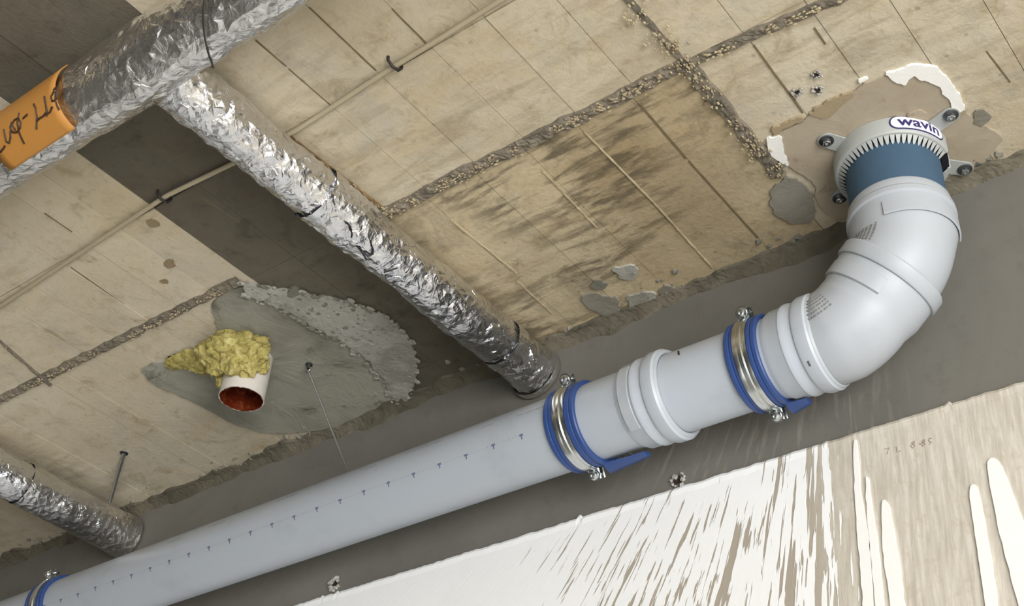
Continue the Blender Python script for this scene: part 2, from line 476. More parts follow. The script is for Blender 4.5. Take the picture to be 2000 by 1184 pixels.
for pts in ([(-0.3766, 2.3451), (-0.3683, 2.3508), (-0.3611, 2.3402), (-0.3557, 2.3049), (-0.3505, 2.2675), (-0.3415, 2.2149), (-0.34, 2.0768), (-0.3556, 1.9426), (-0.3556, 1.9426), (-0.3722, 1.9447), (-0.372, 2.1659), (-0.377, 2.2303), (-0.3782, 2.3016)],
            [(-0.4025, 2.3176), (-0.3954, 2.3236), (-0.3908, 2.3154), (-0.3914, 2.2532), (-0.3934, 2.1709), (-0.4137, 1.95), (-0.4137, 1.95), (-0.4261, 1.9516), (-0.4076, 2.1742), (-0.4049, 2.2504)],
            [(-0.5091, 2.3298), (-0.5032, 2.3351), (-0.4988, 2.3233), (-0.4974, 2.2619), (-0.4967, 2.1949), (-0.5097, 1.9623), (-0.5097, 1.9623), (-0.5288, 1.9647), (-0.5134, 2.1988), (-0.5155, 2.26)],
            [(-0.5254, 2.3703), (-0.5211, 2.3726), (-0.5211, 2.351), (-0.5193, 2.2811), (-0.5219, 2.2008), (-0.5343, 1.9654), (-0.5343, 1.9654), (-0.5444, 1.9667), (-0.5317, 2.203), (-0.5298, 2.2907)],
            [(-0.5348, 2.4245), (-0.5294, 2.4295), (-0.5297, 2.3973), (-0.5327, 2.3545), (-0.5285, 2.2904), (-0.5342, 2.2036), (-0.5539, 1.9679), (-0.5539, 1.9679), (-0.5652, 1.9694), (-0.5465, 2.2065), (-0.5425, 2.3289)]):
    ext = [p for p in pts]
    zb = min(p[1] for p in ext)
    slab('plaster_drip', ext, w3, 0.004, 0.0085, M['drip'], wl, 0.008, 0.0012, len(ext))

# faint pencilled figures on the bare plaster
for pts in ([(-0.4957, 2.4027), (-0.4896, 2.4029), (-0.4934, 2.3945)], [(-0.4804, 2.4014), (-0.4802, 2.3932)], [(-0.4774, 2.3945), (-0.4762, 2.3934)], [(-0.4572, 2.4018), (-0.4608, 2.4), (-0.4569, 2.3951), (-0.4605, 2.3926), (-0.4625, 2.397), (-0.457, 2.3988), (-0.4572, 2.4018)], [(-0.4515, 2.3962), (-0.4503, 2.3951)], [(-0.4444, 2.3998), (-0.4479, 2.398), (-0.4441, 2.3931), (-0.4476, 2.3913), (-0.4491, 2.3947), (-0.4442, 2.3968), (-0.4444, 2.3998)], [(-0.4355, 2.399), (-0.4386, 2.3993), (-0.4392, 2.3958), (-0.4363, 2.3934), (-0.4392, 2.3915)]):
    tube('pencil_mark', [w3(x, z, 0.0062) for x, z in pts], 0.0007, M['pencil'], wl, 5)

def crumb_hole(name, parent, to3d, cx, cy, r, seed, rim=M['crumb'], hole=M['pit']):
    """blown-out anchor hole: broken rim of grit around a dark core"""
    rnd = random.Random(seed)
    bm = bmesh.new()
    for k in range(16):
        a = rnd.uniform(0, 2 * PI); d = r * rnd.uniform(0.55, 1.15); s = r * rnd.uniform(0.16, 0.34)
        m = Matrix.Translation(to3d(cx + math.cos(a) * d, cy + math.sin(a) * d, 0.001 + s * 0.3)) @ Matrix.Rotation(rnd.uniform(0, 6), 4, (rnd.random(), rnd.random(), 1))
        res = bmesh.ops.create_icosphere(bm, subdivisions=1, radius=s, matrix=m)
        for v in res['verts']: v.co += Vector((rnd.uniform(-1, 1), rnd.uniform(-1, 1), rnd.uniform(-1, 1))) * s * 0.3
    h = from_bm(name, bm, rim, parent)
    n = 14; bm = bmesh.new()
    vs = [bm.verts.new(to3d(cx + math.cos(2 * PI * i / n) * r * rnd.uniform(0.5, 0.8), cy + math.sin(2 * PI * i / n) * r * rnd.uniform(0.5, 0.8), 0.0022)) for i in range(n)]
    c = bm.verts.new(to3d(cx, cy, 0.0004))
    for i in range(n): bm.faces.new((vs[i], vs[(i + 1) % n], c))
    from_bm('hole', bm, hole, h)
    return h
for i, (x, z) in enumerate([(-1.4546, 2.4592), (-0.796, 2.4526)]):
    crumb_hole('anchor_hole', wl, w3, x, z, 0.0125 if i == 0 else 0.0105, 11 + i)
crumb_hole('anchor_hole', wl, w3, *[(-0.8737, 2.5171)][0], 0.004, 19)

# ceiling boards, one object for each cast board, joints left open between them
def board(x0, x1, y0, y1, mat, drop):
    g = 0.00045
    return box('concrete_board', (x0 + g, y0 + g, CEIL - drop), (x1 - g, y1 - g, CEIL + 0.004), mat, ce)
lines = [-3.4 + 0.0865 * i for i in range(19)]
lines = [x for x in lines if x < -1.83] + [-1.795, -1.712, -1.63, -1.544, -1.472, -1.398, -1.32, -1.225, -1.128, -1.047, -0.958, -0.867, -0.783, -0.698, -0.610, -0.537, -0.453, -0.37, -0.288, -0.2, -0.112, -0.025, 0.062, 0.15, 0.237, 0.325, 0.41, 0.5]
ROWS = [(-0.55, 0.742), (0.742, 0.938), (0.938, WALL)]
rb = random.Random(3)
for ri, (y0, y1) in enumerate(ROWS):
    off = (0.0, 0.0, -0.012)[ri]
    for a, b in zip(lines, lines[1:]):
        x0, x1 = a, b
        if -1.06 < a < -0.55:
            x0 = a + off if a > -1.04 else a
            x1 = b + off if b < -0.55 else b
        dark = -1.33 < a and b < -1.04
        m = M['board_grey'] if dark else (M['board_stained'] if (ri == 2 and -1.05 <= a < -0.55) else M['board'])
        board(x0, x1, y0, y1, m, 0.0030 + rb.uniform(0, 0.0014) + (0.0012 if ri == 1 else 0))

# rough cement seams between the formwork panels
def seam(name, p0, p1, width, height, mat, seed, parent=ce, step=0.004, lumps=1.0, base=0.0052):
    a = Vector((*p0, 0)); b = Vector((*p1, 0)); d = (b - a); L = d.length; d.normalize(); s = Vector((-d.y, d.x, 0))
    n = int(L / step); rings = []
    for i in range(n + 1):
        p = a + d * (L * i / n); rg = []
        t = p * 40 + Vector((seed, seed * 2, 0))
        wl_ = width * (0.85 + 0.35 * noise.noise(t)); wr_ = width * (0.85 + 0.35 * noise.noise(t + Vector((9, 4, 2))))
        for k, u in enumerate((-1, -0.75, -0.45, -0.15, 0.15, 0.45, 0.75, 1)):
            q = p + s * (u * (wl_ if u < 0 else wr_) * 0.5)
            prof = (0, 0.55, 0.7, 0.75, 0.8, 0.7, 0.6, 0)[k]
            nz = noise.noise(q * 75 + Vector((seed * 3, 0, 0))) + 0.7 * noise.noise(q * 210 + Vector((0, seed, 0))) + 0.4 * noise.noise(q * 420)
            hh = base + height * prof * max(0.05, 0.6 + 0.8 * lumps * nz) if prof else -0.002
            rg.append(Vector((q.x, q.y, CEIL - hh)))
        rings.append(rg)
    vs, fs = rings_mesh(rings, False)
    return solid(name, vs, fs, mat, parent)
seam('cement_seam', *[(-2.236, 0.9245), (-1.3355, 0.929)], 0.027, 0.006, M['seam'], 1)
seam('cement_seam', *[(-1.0473, 0.9395), (-0.5404, 0.9425)], 0.032, 0.007, M['seam'], 2)
seam('cement_seam', *[(-0.5319, 0.9443), (0.0375, 0.9817)], 0.022, 0.005, M['seam'], 3)
seam('cement_seam', *[(-0.5355, 0.9418), (-0.5331, 1.1881)], 0.028, 0.006, M['seam'], 4)
seam('cement_seam', *[(-0.5405, 0.7688), (-0.5355, 0.9418)], 0.014, 0.003, M['seam'], 5)
seam('rust_stained_seam', *[(-1.0443, 0.7431), (-1.0349, 0.9425)], 0.010, 0.004, M['rusty'], 6)
seam('rust_stained_seam', *[(-1.7938, 0.7629), (-1.8482, 0.9482)], 0.010, 0.004, M['seam'], 7)
# thin cement fins standing in some of the board joints
for i, (p0, p1) in enumerate(([(-0.7085, 0.968), (-0.7066, 1.1427)], [(-0.7066, 1.1427), (-0.7113, 1.3098)], [(-0.7992, 0.9988), (-0.8037, 1.1371)], [(-0.9708, 1.0054), (-0.9642, 1.1573)], [(-0.9755, 1.1722), (-0.9786, 1.2703)])):
    seam('cement_fin', p0, p1, 0.0045, 0.0026, M['fin'], 20 + i, lumps=0.6, base=0.0040)

for i, (p0, p1) in enumerate(([(-0.6206, 0.9698), (-0.6228, 1.0879)], [(-0.6225, 1.094), (-0.622, 1.2852)], [(-0.6092, 0.7758), (-0.6105, 0.8273)], [(-0.6108, 0.8223), (-0.6103, 0.9204)], [(-0.6979, 0.7445), (-0.6967, 0.8105)], [(-0.6958, 0.8254), (-0.6964, 0.8813)], [(-0.7868, 0.7504), (-0.7868, 0.9124)], [(-0.9594, 0.605), (-0.9582, 0.6582)], [(-0.9586, 0.6632), (-0.9578, 0.7417)], [(-0.8659, 0.6069), (-0.8668, 0.7295)], [(-0.7831, 0.6663), (-0.7846, 0.7318)], [(-0.4518, 0.9654), (-0.4548, 1.1005)], [(-1.5399, 0.7593), (-1.5468, 0.8959)], [(-1.4674, 0.6558), (-1.4679, 0.7067)], [(-0.3791, 0.9827), (-0.3795, 1.0134)], [(-0.2256, 1.1323), (-0.2202, 1.1974)], [(-1.8248, 0.8559), (-1.8383, 0.9299)], [(-1.2418, 0.7708), (-1.2352, 0.8356)])):
    seam('joint_crack', p0, p1, (0.0034, 0.0030, 0.0026)[i % 3] * (1.5 if i < 2 else 1), 0.0007, M['crack'], 60 + i, lumps=0.5, base=0.0044)
# mortar patches on the ceiling
def patch(name, pts, mat, t=0.0065, rough=0.003, seed=1, parent=ce, rnd=(0.85, 1)): return slab(name, pts, c3, 0.0, t, mat, parent, 0.004, rough, seed, rnd=rnd)
patch('mortar_patch', [(-1.4265, 0.9487), (-1.3766, 0.9342), (-1.3303, 0.9461), (-1.3029, 0.9981), (-1.2574, 1.0562), (-1.2177, 1.1222), (-1.2148, 1.1816), (-1.2445, 1.2482), (-1.2917, 1.2989), (-1.3678, 1.3355), (-1.4634, 1.3382), (-1.5635, 1.3077), (-1.6341, 1.2715), (-1.6626, 1.2082), (-1.6671, 1.1256), (-1.6857, 1.0409), (-1.6687, 1.0073), (-1.6333, 1.0028), (-1.593, 1.0199), (-1.5215, 1.0202), (-1.4641, 1.0028)], M['mortar'], 0.007, 0.003, 2)
patch('mortar_crust', [(-1.3324, 0.9371), (-1.3085, 0.9697), (-1.2715, 1.0125), (-1.225, 1.0695), (-1.2064, 1.1344), (-1.2124, 1.1916), (-1.2472, 1.2553), (-1.3164, 1.3111), (-1.3515, 1.317), (-1.3295, 1.2655), (-1.3042, 1.1921), (-1.3079, 1.1212), (-1.3212, 1.0628), (-1.3294, 1.0012), (-1.3496, 0.9643)], M['crust'], 0.011, 0.006, 3)
patch('beige_mortar_patch', [(-0.512, 1.1129), (-0.4721, 1.1153), (-0.4331, 1.1034), (-0.3965, 1.1016), (-0.3597, 1.0975), (-0.3225, 1.1056), (-0.2881, 1.1343), (-0.2814, 1.1857), (-0.2838, 1.2216), (-0.2606, 1.2838), (-0.2901, 1.3072), (-0.326, 1.3182), (-0.4698, 1.3336), (-0.5101, 1.3197), (-0.5193, 1.2747), (-0.5015, 1.2241), (-0.5161, 1.1779)], M['smooth_patch'], 0.0062, 0.003, 4)
patch('white_filler_patch', [(-0.5153, 1.1119), (-0.4965, 1.1178), (-0.5057, 1.1437), (-0.5141, 1.1769), (-0.5241, 1.1523), (-0.5236, 1.1315)], M['white_filler'], 0.0080, 0.0025, 5)
patch('white_filler_patch', [(-0.3392, 1.0931), (-0.3266, 1.0997), (-0.3119, 1.0998), (-0.2962, 1.1065), (-0.2835, 1.1233), (-0.2795, 1.1454), (-0.2791, 1.1736), (-0.2808, 1.2074), (-0.2927, 1.2068), (-0.2943, 1.1843), (-0.2934, 1.1565), (-0.2999, 1.1385), (-0.3089, 1.1283), (-0.3101, 1.1172), (-0.3182, 1.1188), (-0.3271, 1.1282), (-0.3363, 1.1136)], M['white_filler'], 0.0080, 0.0035, 6)
patch('white_filler_patch', [(-0.3725, 1.0867), (-0.3616, 1.0869), (-0.361, 1.0915), (-0.3732, 1.0924)], M['white_filler'], 0.0076, 0.002, 7)
patch('grey_skim_patch', [(-0.5536, 1.2013), (-0.5274, 1.1919), (-0.513, 1.2163), (-0.5168, 1.2573), (-0.5386, 1.2941), (-0.5648, 1.2858), (-0.577, 1.2554), (-0.5714, 1.227)], M['grey_skim'], 0.0070, 0.005, 8)
patch('grey_skim_patch', [(-0.2757, 1.2184), (-0.2609, 1.2232), (-0.2616, 1.2422), (-0.2746, 1.2497), (-0.285, 1.2383)], M['grey_skim'], 0.0072, 0.005, 9)
patch('mortar_flake', [(-0.8357, 1.2247), (-0.8125, 1.2314), (-0.8031, 1.252), (-0.8175, 1.2629), (-0.841, 1.2534)], M['crust'], 0.0072, 0.006, 10)
patch('mortar_flake', [(-0.915, 1.2573), (-0.8879, 1.2599), (-0.8707, 1.291), (-0.8855, 1.3232), (-0.9099, 1.3279), (-0.9168, 1.2949)], M['grey_skim'], 0.0072, 0.007, 11)
patch('mortar_flake', [(-0.8573, 1.2952), (-0.8221, 1.2986), (-0.8157, 1.3179), (-0.8427, 1.3309), (-0.867, 1.3244)], M['crust'], 0.0074, 0.006, 12)
patch('mortar_flake', [(-0.8856, 1.2358), (-0.8657, 1.2371), (-0.8595, 1.253), (-0.873, 1.2591), (-0.8876, 1.2525)], M['mortar'], 0.0070, 0.006, 16)
patch('mortar_flake', [(-0.8057, 1.3064), (-0.7874, 1.3065), (-0.7816, 1.3193), (-0.7987, 1.3291), (-0.8118, 1.3235)], M['grey_skim'], 0.0074, 0.006, 17)
patch('brown_scab', [(-0.503, 1.1032), (-0.4863, 1.1), (-0.4552, 1.1069), (-0.4676, 1.1139), (-0.4871, 1.1085), (-0.5047, 1.1134)], M['scab'], 0.0072, 0.005, 13)
patch('brown_scab', [(-0.4527, 1.1064), (-0.4284, 1.1012), (-0.3881, 1.0989), (-0.3885, 1.1113), (-0.4104, 1.1156), (-0.4319, 1.1228)], M['scab'], 0.0072, 0.006, 14)
patch('mortar_flake', [(-0.3459, 1.1738), (-0.3289, 1.1745), (-0.3231, 1.1882), (-0.3339, 1.194), (-0.3449, 1.1842)], M['smooth_patch'], 0.0085, 0.003, 15)
for i, (x, y) in enumerate([(-0.4109, 1.051), (-0.4439, 1.0639), (-0.4212, 1.0742)]):
    crumb_hole('nail_hole', ce, lambda a, b, t: c3(a, b, t + 0.004), x, y, 0.0065, 31 + i)
for i, (x, y) in enumerate([(-1.3455, 0.7619), (-1.3972, 0.8388), (-1.4395, 0.8635), (-1.2832, 0.9956), (-0.5476, 1.0121)]):
    rr_ = (0.011, 0.012, 0.008, 0.010, 0.005)[i]
    patch('dark_spot', [(x + rr_ * math.cos(k * PI / 4), y + 0.7 * rr_ * math.sin(k * PI / 4)) for k in range(8)], M['mortar'] if i == 3 else M['spot'], 0.0126 if i == 3 else 0.0066, 0.006, 41 + i)

def inside(p, poly):
    r_ = False; n = len(poly)
    for i in range(n):
        (x0, y0), (x1, y1) = poly[i], poly[(i + 1) % n]
        if (y0 > p[1]) != (y1 > p[1]) and p[0] < (x1 - x0) * (p[1] - y0) / (y1 - y0) + x0: r_ = not r_
    return r_
def grit(name, poly, num, s0, s1, depth, mat, seed):
    rnd = random.Random(seed); bm = bmesh.new(); xs = [p[0] for p in poly]; ys = [p[1] for p in poly]; k = 0
    while k < num:
        p = (rnd.uniform(min(xs), max(xs)), rnd.uniform(min(ys), max(ys)))
        if not inside(p, poly): continue
        k += 1; sz = rnd.uniform(s0, s1)
        r_ = bmesh.ops.create_icosphere(bm, subdivisions=1, radius=sz, matrix=Matrix.Translation((p[0], p[1], CEIL - depth)))
        for v in r_['verts']:
            d = v.co - Vector((p[0], p[1], CEIL - depth)); d.z *= 0.35
            v.co = Vector((p[0], p[1], CEIL - depth)) + d + Vector((rnd.uniform(-1, 1), rnd.uniform(-1, 1), rnd.uniform(-0.2, 0.2))) * sz * 0.4
    o = from_bm(name, bm, mat, ce); o['kind'] = 'stuff'
CR_OUT = [(-1.3345, 0.9281), (-1.3028, 0.9642), (-1.266, 1.0069), (-1.2187, 1.0627), (-1.1975, 1.1306), (-1.2081, 1.1944), (-1.2413, 1.2591), (-1.3224, 1.3261), (-1.3662, 1.3268), (-1.3423, 1.2665), (-1.318, 1.2008), (-1.3215, 1.1292), (-1.3327, 1.0684), (-1.3432, 1.0032), (-1.3615, 0.9643)]
grit('crust_grit', CR_OUT, 420, 0.0014, 0.0070, 0.0092, M['crust'], 1)
grit('crust_grit', CR_OUT, 330, 0.0014, 0.0060, 0.0098, M['mortar'], 2)
def seam_grit(p0, p1, num, spread, seed):
    rnd = random.Random(seed); bm = bmesh.new(); a = Vector((*p0, 0)); b = Vector((*p1, 0)); d = (b - a).normalized(); sd_ = Vector((-d.y, d.x, 0))
    for k in range(num):
        t = rnd.random()
        if noise.noise(Vector((t * 14 + seed, 0.5, 0))) < -0.15: continue
        p = a.lerp(b, t) + sd_ * rnd.gauss(0, spread); sz = rnd.uniform(0.0005, 0.0017)
        c = Vector((p.x, p.y, CEIL - 0.0098))
        r_ = bmesh.ops.create_icosphere(bm, subdivisions=1, radius=sz, matrix=Matrix.Translation(c))
        for v in r_['verts']: v.co += d * ((v.co - c).dot(d) * rnd.uniform(0, 1.6)) + Vector((rnd.uniform(-1, 1), rnd.uniform(-1, 1), rnd.uniform(-0.6, 0.6))) * sz * 0.35
    o = from_bm('seam_grit', bm, M['fin'], ce); o['kind'] = 'stuff'
seam_grit(*[(-2.0685, 0.9266), (-1.3716, 0.9297)], 260, 0.0035, 1)
seam_grit(*[(-1.0381, 0.9404), (-0.5404, 0.9425)], 420, 0.0045, 2)
seam_grit(*[(-0.5319, 0.9443), (-0.3328, 0.9568)], 150, 0.0035, 3)
seam_grit(*[(-0.5355, 0.9418), (-0.5331, 1.1881)], 220, 0.0075, 4)
seam_grit(*[(-0.5405, 0.8235), (-0.5371, 0.953)], 220, 0.0110, 5)
seam_grit(*[(-1.0429, 0.822), (-1.0355, 0.9487)], 70, 0.0040, 6)
def corner_fillet():
    rings = []; x = -2.75
    while x < 0.45:
        a = 0.012 + 0.030 * max(0, noise.noise(Vector((x * 7, 1, 0))) + 0.25) + 0.012 * noise.noise(Vector((x * 31, 2, 0)))
        b = 0.014 + 0.022 * max(0, noise.noise(Vector((x * 6, 7, 0))) + 0.2) + 0.008 * noise.noise(Vector((x * 27, 9, 0)))
        a = max(0.005, a); b = max(0.006, b); rg = [Vector((x, WALL - a, CEIL - 0.002))]
        for k in range(1, 7):
            t = k / 7
            nz = 1 + 0.5 * noise.noise(Vector((x * 80, t * 5, 3))) + 0.4 * noise.noise(Vector((x * 210, t * 9, 5)))
            # concave filled corner with lumps
            yy = a * (1 - t) ** 1.7; zz = b * t ** 1.7
            rg.append(Vector((x, WALL - yy - 0.0016 * nz, CEIL - 0.0048 - zz - 0.0020 * nz)))
        rg.append(Vector((x, WALL + 0.001, CEIL - 0.006 - b)))
        rings.append(rg); x += 0.0045
    vs, fs = rings_mesh(rings, False)
    solid('corner_fillet', vs, fs, M['corner'], ce)
corner_fillet()
# crumbs of loose cement along the corner of wall and ceiling
def corner_crumbs():
    rnd = random.Random(5); bm = bmesh.new()
    for k in range(420):
        x = rnd.uniform(-2.5, -0.15); s = rnd.uniform(0.0015, 0.006)
        y = WALL - abs(rnd.gauss(0, 0.022)); z = CEIL - 0.003
        if noise.noise(Vector((x * 9, 2, 1))) < -0.05: continue
        r_ = bmesh.ops.create_icosphere(bm, subdivisions=1, radius=s, matrix=Matrix.Translation((x, y, z)))
        for v in r_['verts']: v.co += Vector((rnd.uniform(-1, 1) * 1.5, rnd.uniform(-1, 1), rnd.uniform(-1, 1) * 0.3)) * s * 0.4
    o = from_bm('corner_crumbs', bm, M['mortar'], ce); o['kind'] = 'stuff'
corner_crumbs()

# ------------------------------------------------------------------ white drain line
PY, PZ = 1.2337, EYE + 0.9680
VX, VY = -0.397, 1.236
AX = (1, 0, 0)
def pip(x, ang, r): return Vector((x, PY + r * math.cos(R(ang)), PZ + r * math.sin(R(ang))))

def bell(x_lip, s, r=0.055):
    """socket profile from the open lip (x_lip) back to the pipe; s=-1 runs towards -x"""
    pr = [(0.0, r + 0.001), (0.0, r + 0.0072), (0.003, r + 0.0092), (0.016, r + 0.0092), (0.020, r + 0.0078), (0.0205, r + 0.0056), (0.030, r + 0.0056), (0.033, r + 0.0068), (0.038, r + 0.0068), (0.041, r + 0.0050), (0.058, r + 0.0046), (0.066, r + 0.0006), (0.068, r)]
    return [(x_lip + s * t, q) for t, q in pr]

# long pipe with its socket
pp = empty('drain_pipe', (-0.80, PY, PZ))
tag(pp, 'long white drain pipe with blue-grey measuring ticks printed along it', 'pipe')
prof = bell(-0.733, -1) + [(-3.6, 0.055)]
adopt(lathe('pipe_body', (0, PY, PZ), AX, prof[::-1], M['pipe'], None, 96, 30, True), pp)
adopt(lathe('socket_gasket', (0, PY, PZ), AX, [(-0.733, 0.0552), (-0.7305, 0.0556), (-0.7295, 0.0582), (-0.7305, 0.0612), (-0.7335, 0.0622)], M['fitting'], None, 96, 60), pp)
def prints():
    bm = bmesh.new()
    def patchq(x0, x1, a0, a1, rr=0.0552):
        n = max(1, int(abs(a1 - a0) / 2) + 1)
        for i in range(n):
            u0 = a0 + (a1 - a0) * i / n; u1 = a0 + (a1 - a0) * (i + 1) / n
            bm.faces.new([bm.verts.new(pip(x0, u0, rr)), bm.verts.new(pip(x1, u0, rr)), bm.verts.new(pip(x1, u1, rr)), bm.verts.new(pip(x0, u1, rr))])
    k = 0
    x = -0.9562
    while x > -3.3:
        j = random.uniform(-0.6, 0.6)
        patchq(x - 0.0032, x + 0.0032, 198.5 + j, 201.5 + j); patchq(x - 0.0010, x + 0.0010, 201.5 + j, 206.5 + j)
        if k > 0:
            for m in range(1, 10): patchq(x + 0.005 * m - 0.0004, x + 0.005 * m + 0.0004, 199.7 + j, 200.7 + j)
        x -= 0.05; k += 1
    return from_bm('printed_ticks', bm, M['ink'])
adopt(prints(), pp)['kind'] = 'stuff'
def faint_print():
    bm = bmesh.new(); rnd = random.Random(4)
    def cell(x0, x1, a0, a1):
        bm.faces.new([bm.verts.new(pip(x0, a0, 0.0552)), bm.verts.new(pip(x1, a0, 0.0552)), bm.verts.new(pip(x1, a1, 0.0552)), bm.verts.new(pip(x0, a1, 0.0552))])
    for xa, xb, ang in ((-0.965, -0.915, 164), (-1.03, -1.012, 160), (-1.18, -1.11, 153), (-1.27, -1.24, 155), (-1.46, -1.41, 152), (-1.62, -1.58, 156), (-1.72, -1.69, 158)):
        x = xa
        while x < xb:
            w = rnd.uniform(0.002, 0.0035)
            cell(x, x + w * 0.45, ang - rnd.uniform(1, 2.6), ang + rnd.uniform(1, 2.6)); cell(x, x + w, ang - 0.5, ang + 0.5)
            x += w + rnd.uniform(0.0008, 0.002)
    return from_bm('faded_print', bm, M['ink_faint'])
adopt(faint_print(), pp)['kind'] = 'stuff'

# short pipe with its socket, ending inside the long pipe's socket
sp = empty('drain_pipe', (-0.65, PY, PZ))
tag(sp, 'short white drain pipe between the long pipe and the lower elbow', 'pipe')
prof = bell(-0.513, -1) + [(-0.731, 0.0548)]
adopt(lathe('pipe_body', (0, PY, PZ), AX, prof[::-1], M['pipe'], None, 96, 30), sp)
adopt(lathe('socket_gasket', (0, PY, PZ), AX, [(-0.513, 0.0580), (-0.5105, 0.0585), (-0.5095, 0.0602), (-0.5105, 0.0618), (-0.5135, 0.0625)], M['fitting'], None, 96, 60), sp)
adopt(tube('scuff_mark', [pip(-0.702 + 0.001 * i, 148 + 3 * i, 0.0552) for i in range(5)], 0.0012, M['pit'], None, 6, 60), sp)
adopt(tube('scuff_mark', [pip(-0.525, 232 + 2 * i, 0.0643) for i in range(4)], 0.0013, M['steel_dark'], None, 6, 60), sp)

# raised half-shell on the sockets (moulded overlap)
def shell(name, f, a0, a1, t0, t1, hgt, mat, parent, na=40):
    """f(t, angle, extra radius) -> point on the socket; a raised pad with a soft edge"""
    rings = []
    for i in range(na + 1):
        u = a0 + (a1 - a0) * i / na
        rings.append([f(t0 - 0.0015, u, -0.0004), f(t0, u, hgt), f((t0 + t1) / 2, u, hgt), f(t1, u, hgt), f(t1 + 0.0015, u, -0.0004)])
    vs, fs = rings_mesh(rings, False, False)
    return adopt(solid(name, vs, fs, mat, None, 40), parent)
adopt_shell = shell('moulded_pad', lambda t, u, e: pip(t, u, 0.0596 + e), 150, 245, -0.791, -0.776, 0.0012, M['fitting'], pp)

# elbows: swept along vertical -> 45 degrees -> horizontal
C1 = Vector((VX, VY, EYE + 1.058)); DZ = C1.z - PZ
C2 = Vector((VX - DZ, PY, PZ))
DG = Vector((-1, 0, -1)).normalized()
BR_, TL = 0.078, 0.078 * math.tan(R(22.5))
def bend(corner, d0, d1, n=14):
    """points and tangents around a 45 degree bend"""
    d0 = Vector(d0); d1 = Vector(d1); out = []
    s = corner - d0 * TL
    nrm = (d1 - d0 * d0.dot(d1)).normalized()
    c = s + nrm * BR_
    for i in range(n + 1):
        a = R(45) * i / n
        out.append((c - nrm * BR_ * math.cos(a) + d0 * BR_ * math.sin(a), (d0 * math.cos(a) + nrm * math.sin(a)).normalized()))
    return out
SIDE = Vector((0, 1, 0))
def sweep(name, stations, mat, parent, n=80, smooth=30):
    rings = []
    for p, t, r in stations:
        v = t.cross(SIDE).normalized()
        rings.append([p + (SIDE * math.cos(2 * PI * j / n) + v * math.sin(2 * PI * j / n)) * r for j in range(n)])
    vs, fs = rings_mesh(rings)
    return adopt(solid(name, vs, fs, mat, None, smooth), parent)
DOWN = Vector((0, 0, -1)); LEFT = Vector((-1, 0, 0))

def elbow_text(name, f, rows, cols, parent, seed):
    """small moulded lettering, unreadable in relief: rows of short raised strokes"""
    rnd = random.Random(seed); bm = bmesh.new()
    for i in range(rows):
        s = 0.0
        while s < 1.0:
            w = rnd.uniform(0.04, 0.10)
            q = [(s, i), (min(1, s + w), i), (min(1, s + w), i + 0.5), (s, i + 0.5)]
            lo = [bm.verts.new(f(a, b / rows, -0.0002)) for a, b in q]; hi = [bm.verts.new(f(a, b / rows, 0.0007)) for a, b in q]
            bm.faces.new(hi)
            for k in range(4): bm.faces.new((lo[k], lo[(k + 1) % 4], hi[(k + 1) % 4], hi[k]))
            s += w + rnd.uniform(0.015, 0.05)
    o = adopt(from_bm(name, bm, M['emboss']), parent); o['kind'] = 'stuff'
    return o

def on_bend(corner, d0, d1, r):
    st = bend(corner, d0, d1, 24)
    def f(s, ang, e):
        x = s * 24; i = min(23, int(x)); k = x - i
        p = st[i][0].lerp(st[i + 1][0], k); t = st[i][1].lerp(st[i + 1][1], k).normalized()
        v = t.cross(SIDE).normalized()
        return p + (SIDE * math.cos(R(ang)) + v * math.sin(R(ang))) * (r + e)
    return f

# upper elbow
ue = empty('pipe_elbow', C1)
tag(ue, 'upper white pipe elbow, socketed onto the slate blue sleeve', 'elbow')
zt = EYE + 1.131
st = []
for z, r in ((zt, 0.0605), (zt + 0.0005, 0.0638), (zt - 0.002, 0.0652), (zt - 0.012, 0.0652), (zt - 0.0165, 0.0684), (zt - 0.0235, 0.0688), (zt - 0.026, 0.0660), (zt - 0.052, 0.0658), (zt - 0.061, 0.0630)):
    st.append((Vector((VX, VY, z)), DOWN, r))
bz = C1.z + TL
body = bend(C1, DOWN, DG)
zl = st[-1][0].z
st += [(p, t, 0.0622) for p, t in body if p.z < zl - 0.002]
e = C1 + DG * (TL + 0.012)
st.append((e, DG, 0.0618))
sweep('elbow_body', st, M['fitting'], ue)
shell('moulded_pad', lambda t, u, ex: Vector((VX, VY, t)) + Vector((math.cos(R(u)), math.sin(R(u)), 0)) * (0.0665 + ex), -88, 30, zt - 0.056, zt - 0.037, 0.0016, M['fitting'], ue)
f1 = on_bend(C1, DOWN, DG, 0.0622)
elbow_text('moulded_lettering', lambda a, b, ex: f1(0.22 + 0.60 * a, 186 + 36 * b, ex), 6, 9, ue, 1)

# lower elbow with socket on the slope
le = empty('pipe_elbow', C2)
tag(le, 'lower white pipe elbow, joining the sloping socket to the short pipe', 'elbow')
st = []
s0 = TL - 0.004
for s, r in ((0, 0.0625), (0, 0.0685), (0.002, 0.0700), (0.017, 0.0700), (0.0195, 0.0686), (0.0200, 0.0660), (0.030, 0.0658), (0.048, 0.0652), (0.058, 0.0625)):
    st.append((C1 + DG * (s0 + s), DG, r))
L2 = (C2 - C1).length
st += [(p, t, 0.0618 - 0.004 * max(0, i - 9) / 5) for i, (p, t) in enumerate(bend(C2, DG, LEFT)) if (p - C1).dot(DG) > s0 + 0.060]
st.append((C2 + LEFT * (TL + 0.008), LEFT, 0.0576))
sweep('elbow_body', st, M['fitting'], le)
def on_slope(t, u, ex):
    v = DG.cross(SIDE).normalized()
    return C1 + DG * t + (SIDE * math.cos(R(u)) + v * math.sin(R(u))) * (0.0652 + ex)
shell('moulded_pad', on_slope, 140, 262, s0 + 0.031, s0 + 0.050, 0.0016, M['fitting'], le)
f2 = on_bend(C2, DG, LEFT, 0.0612)
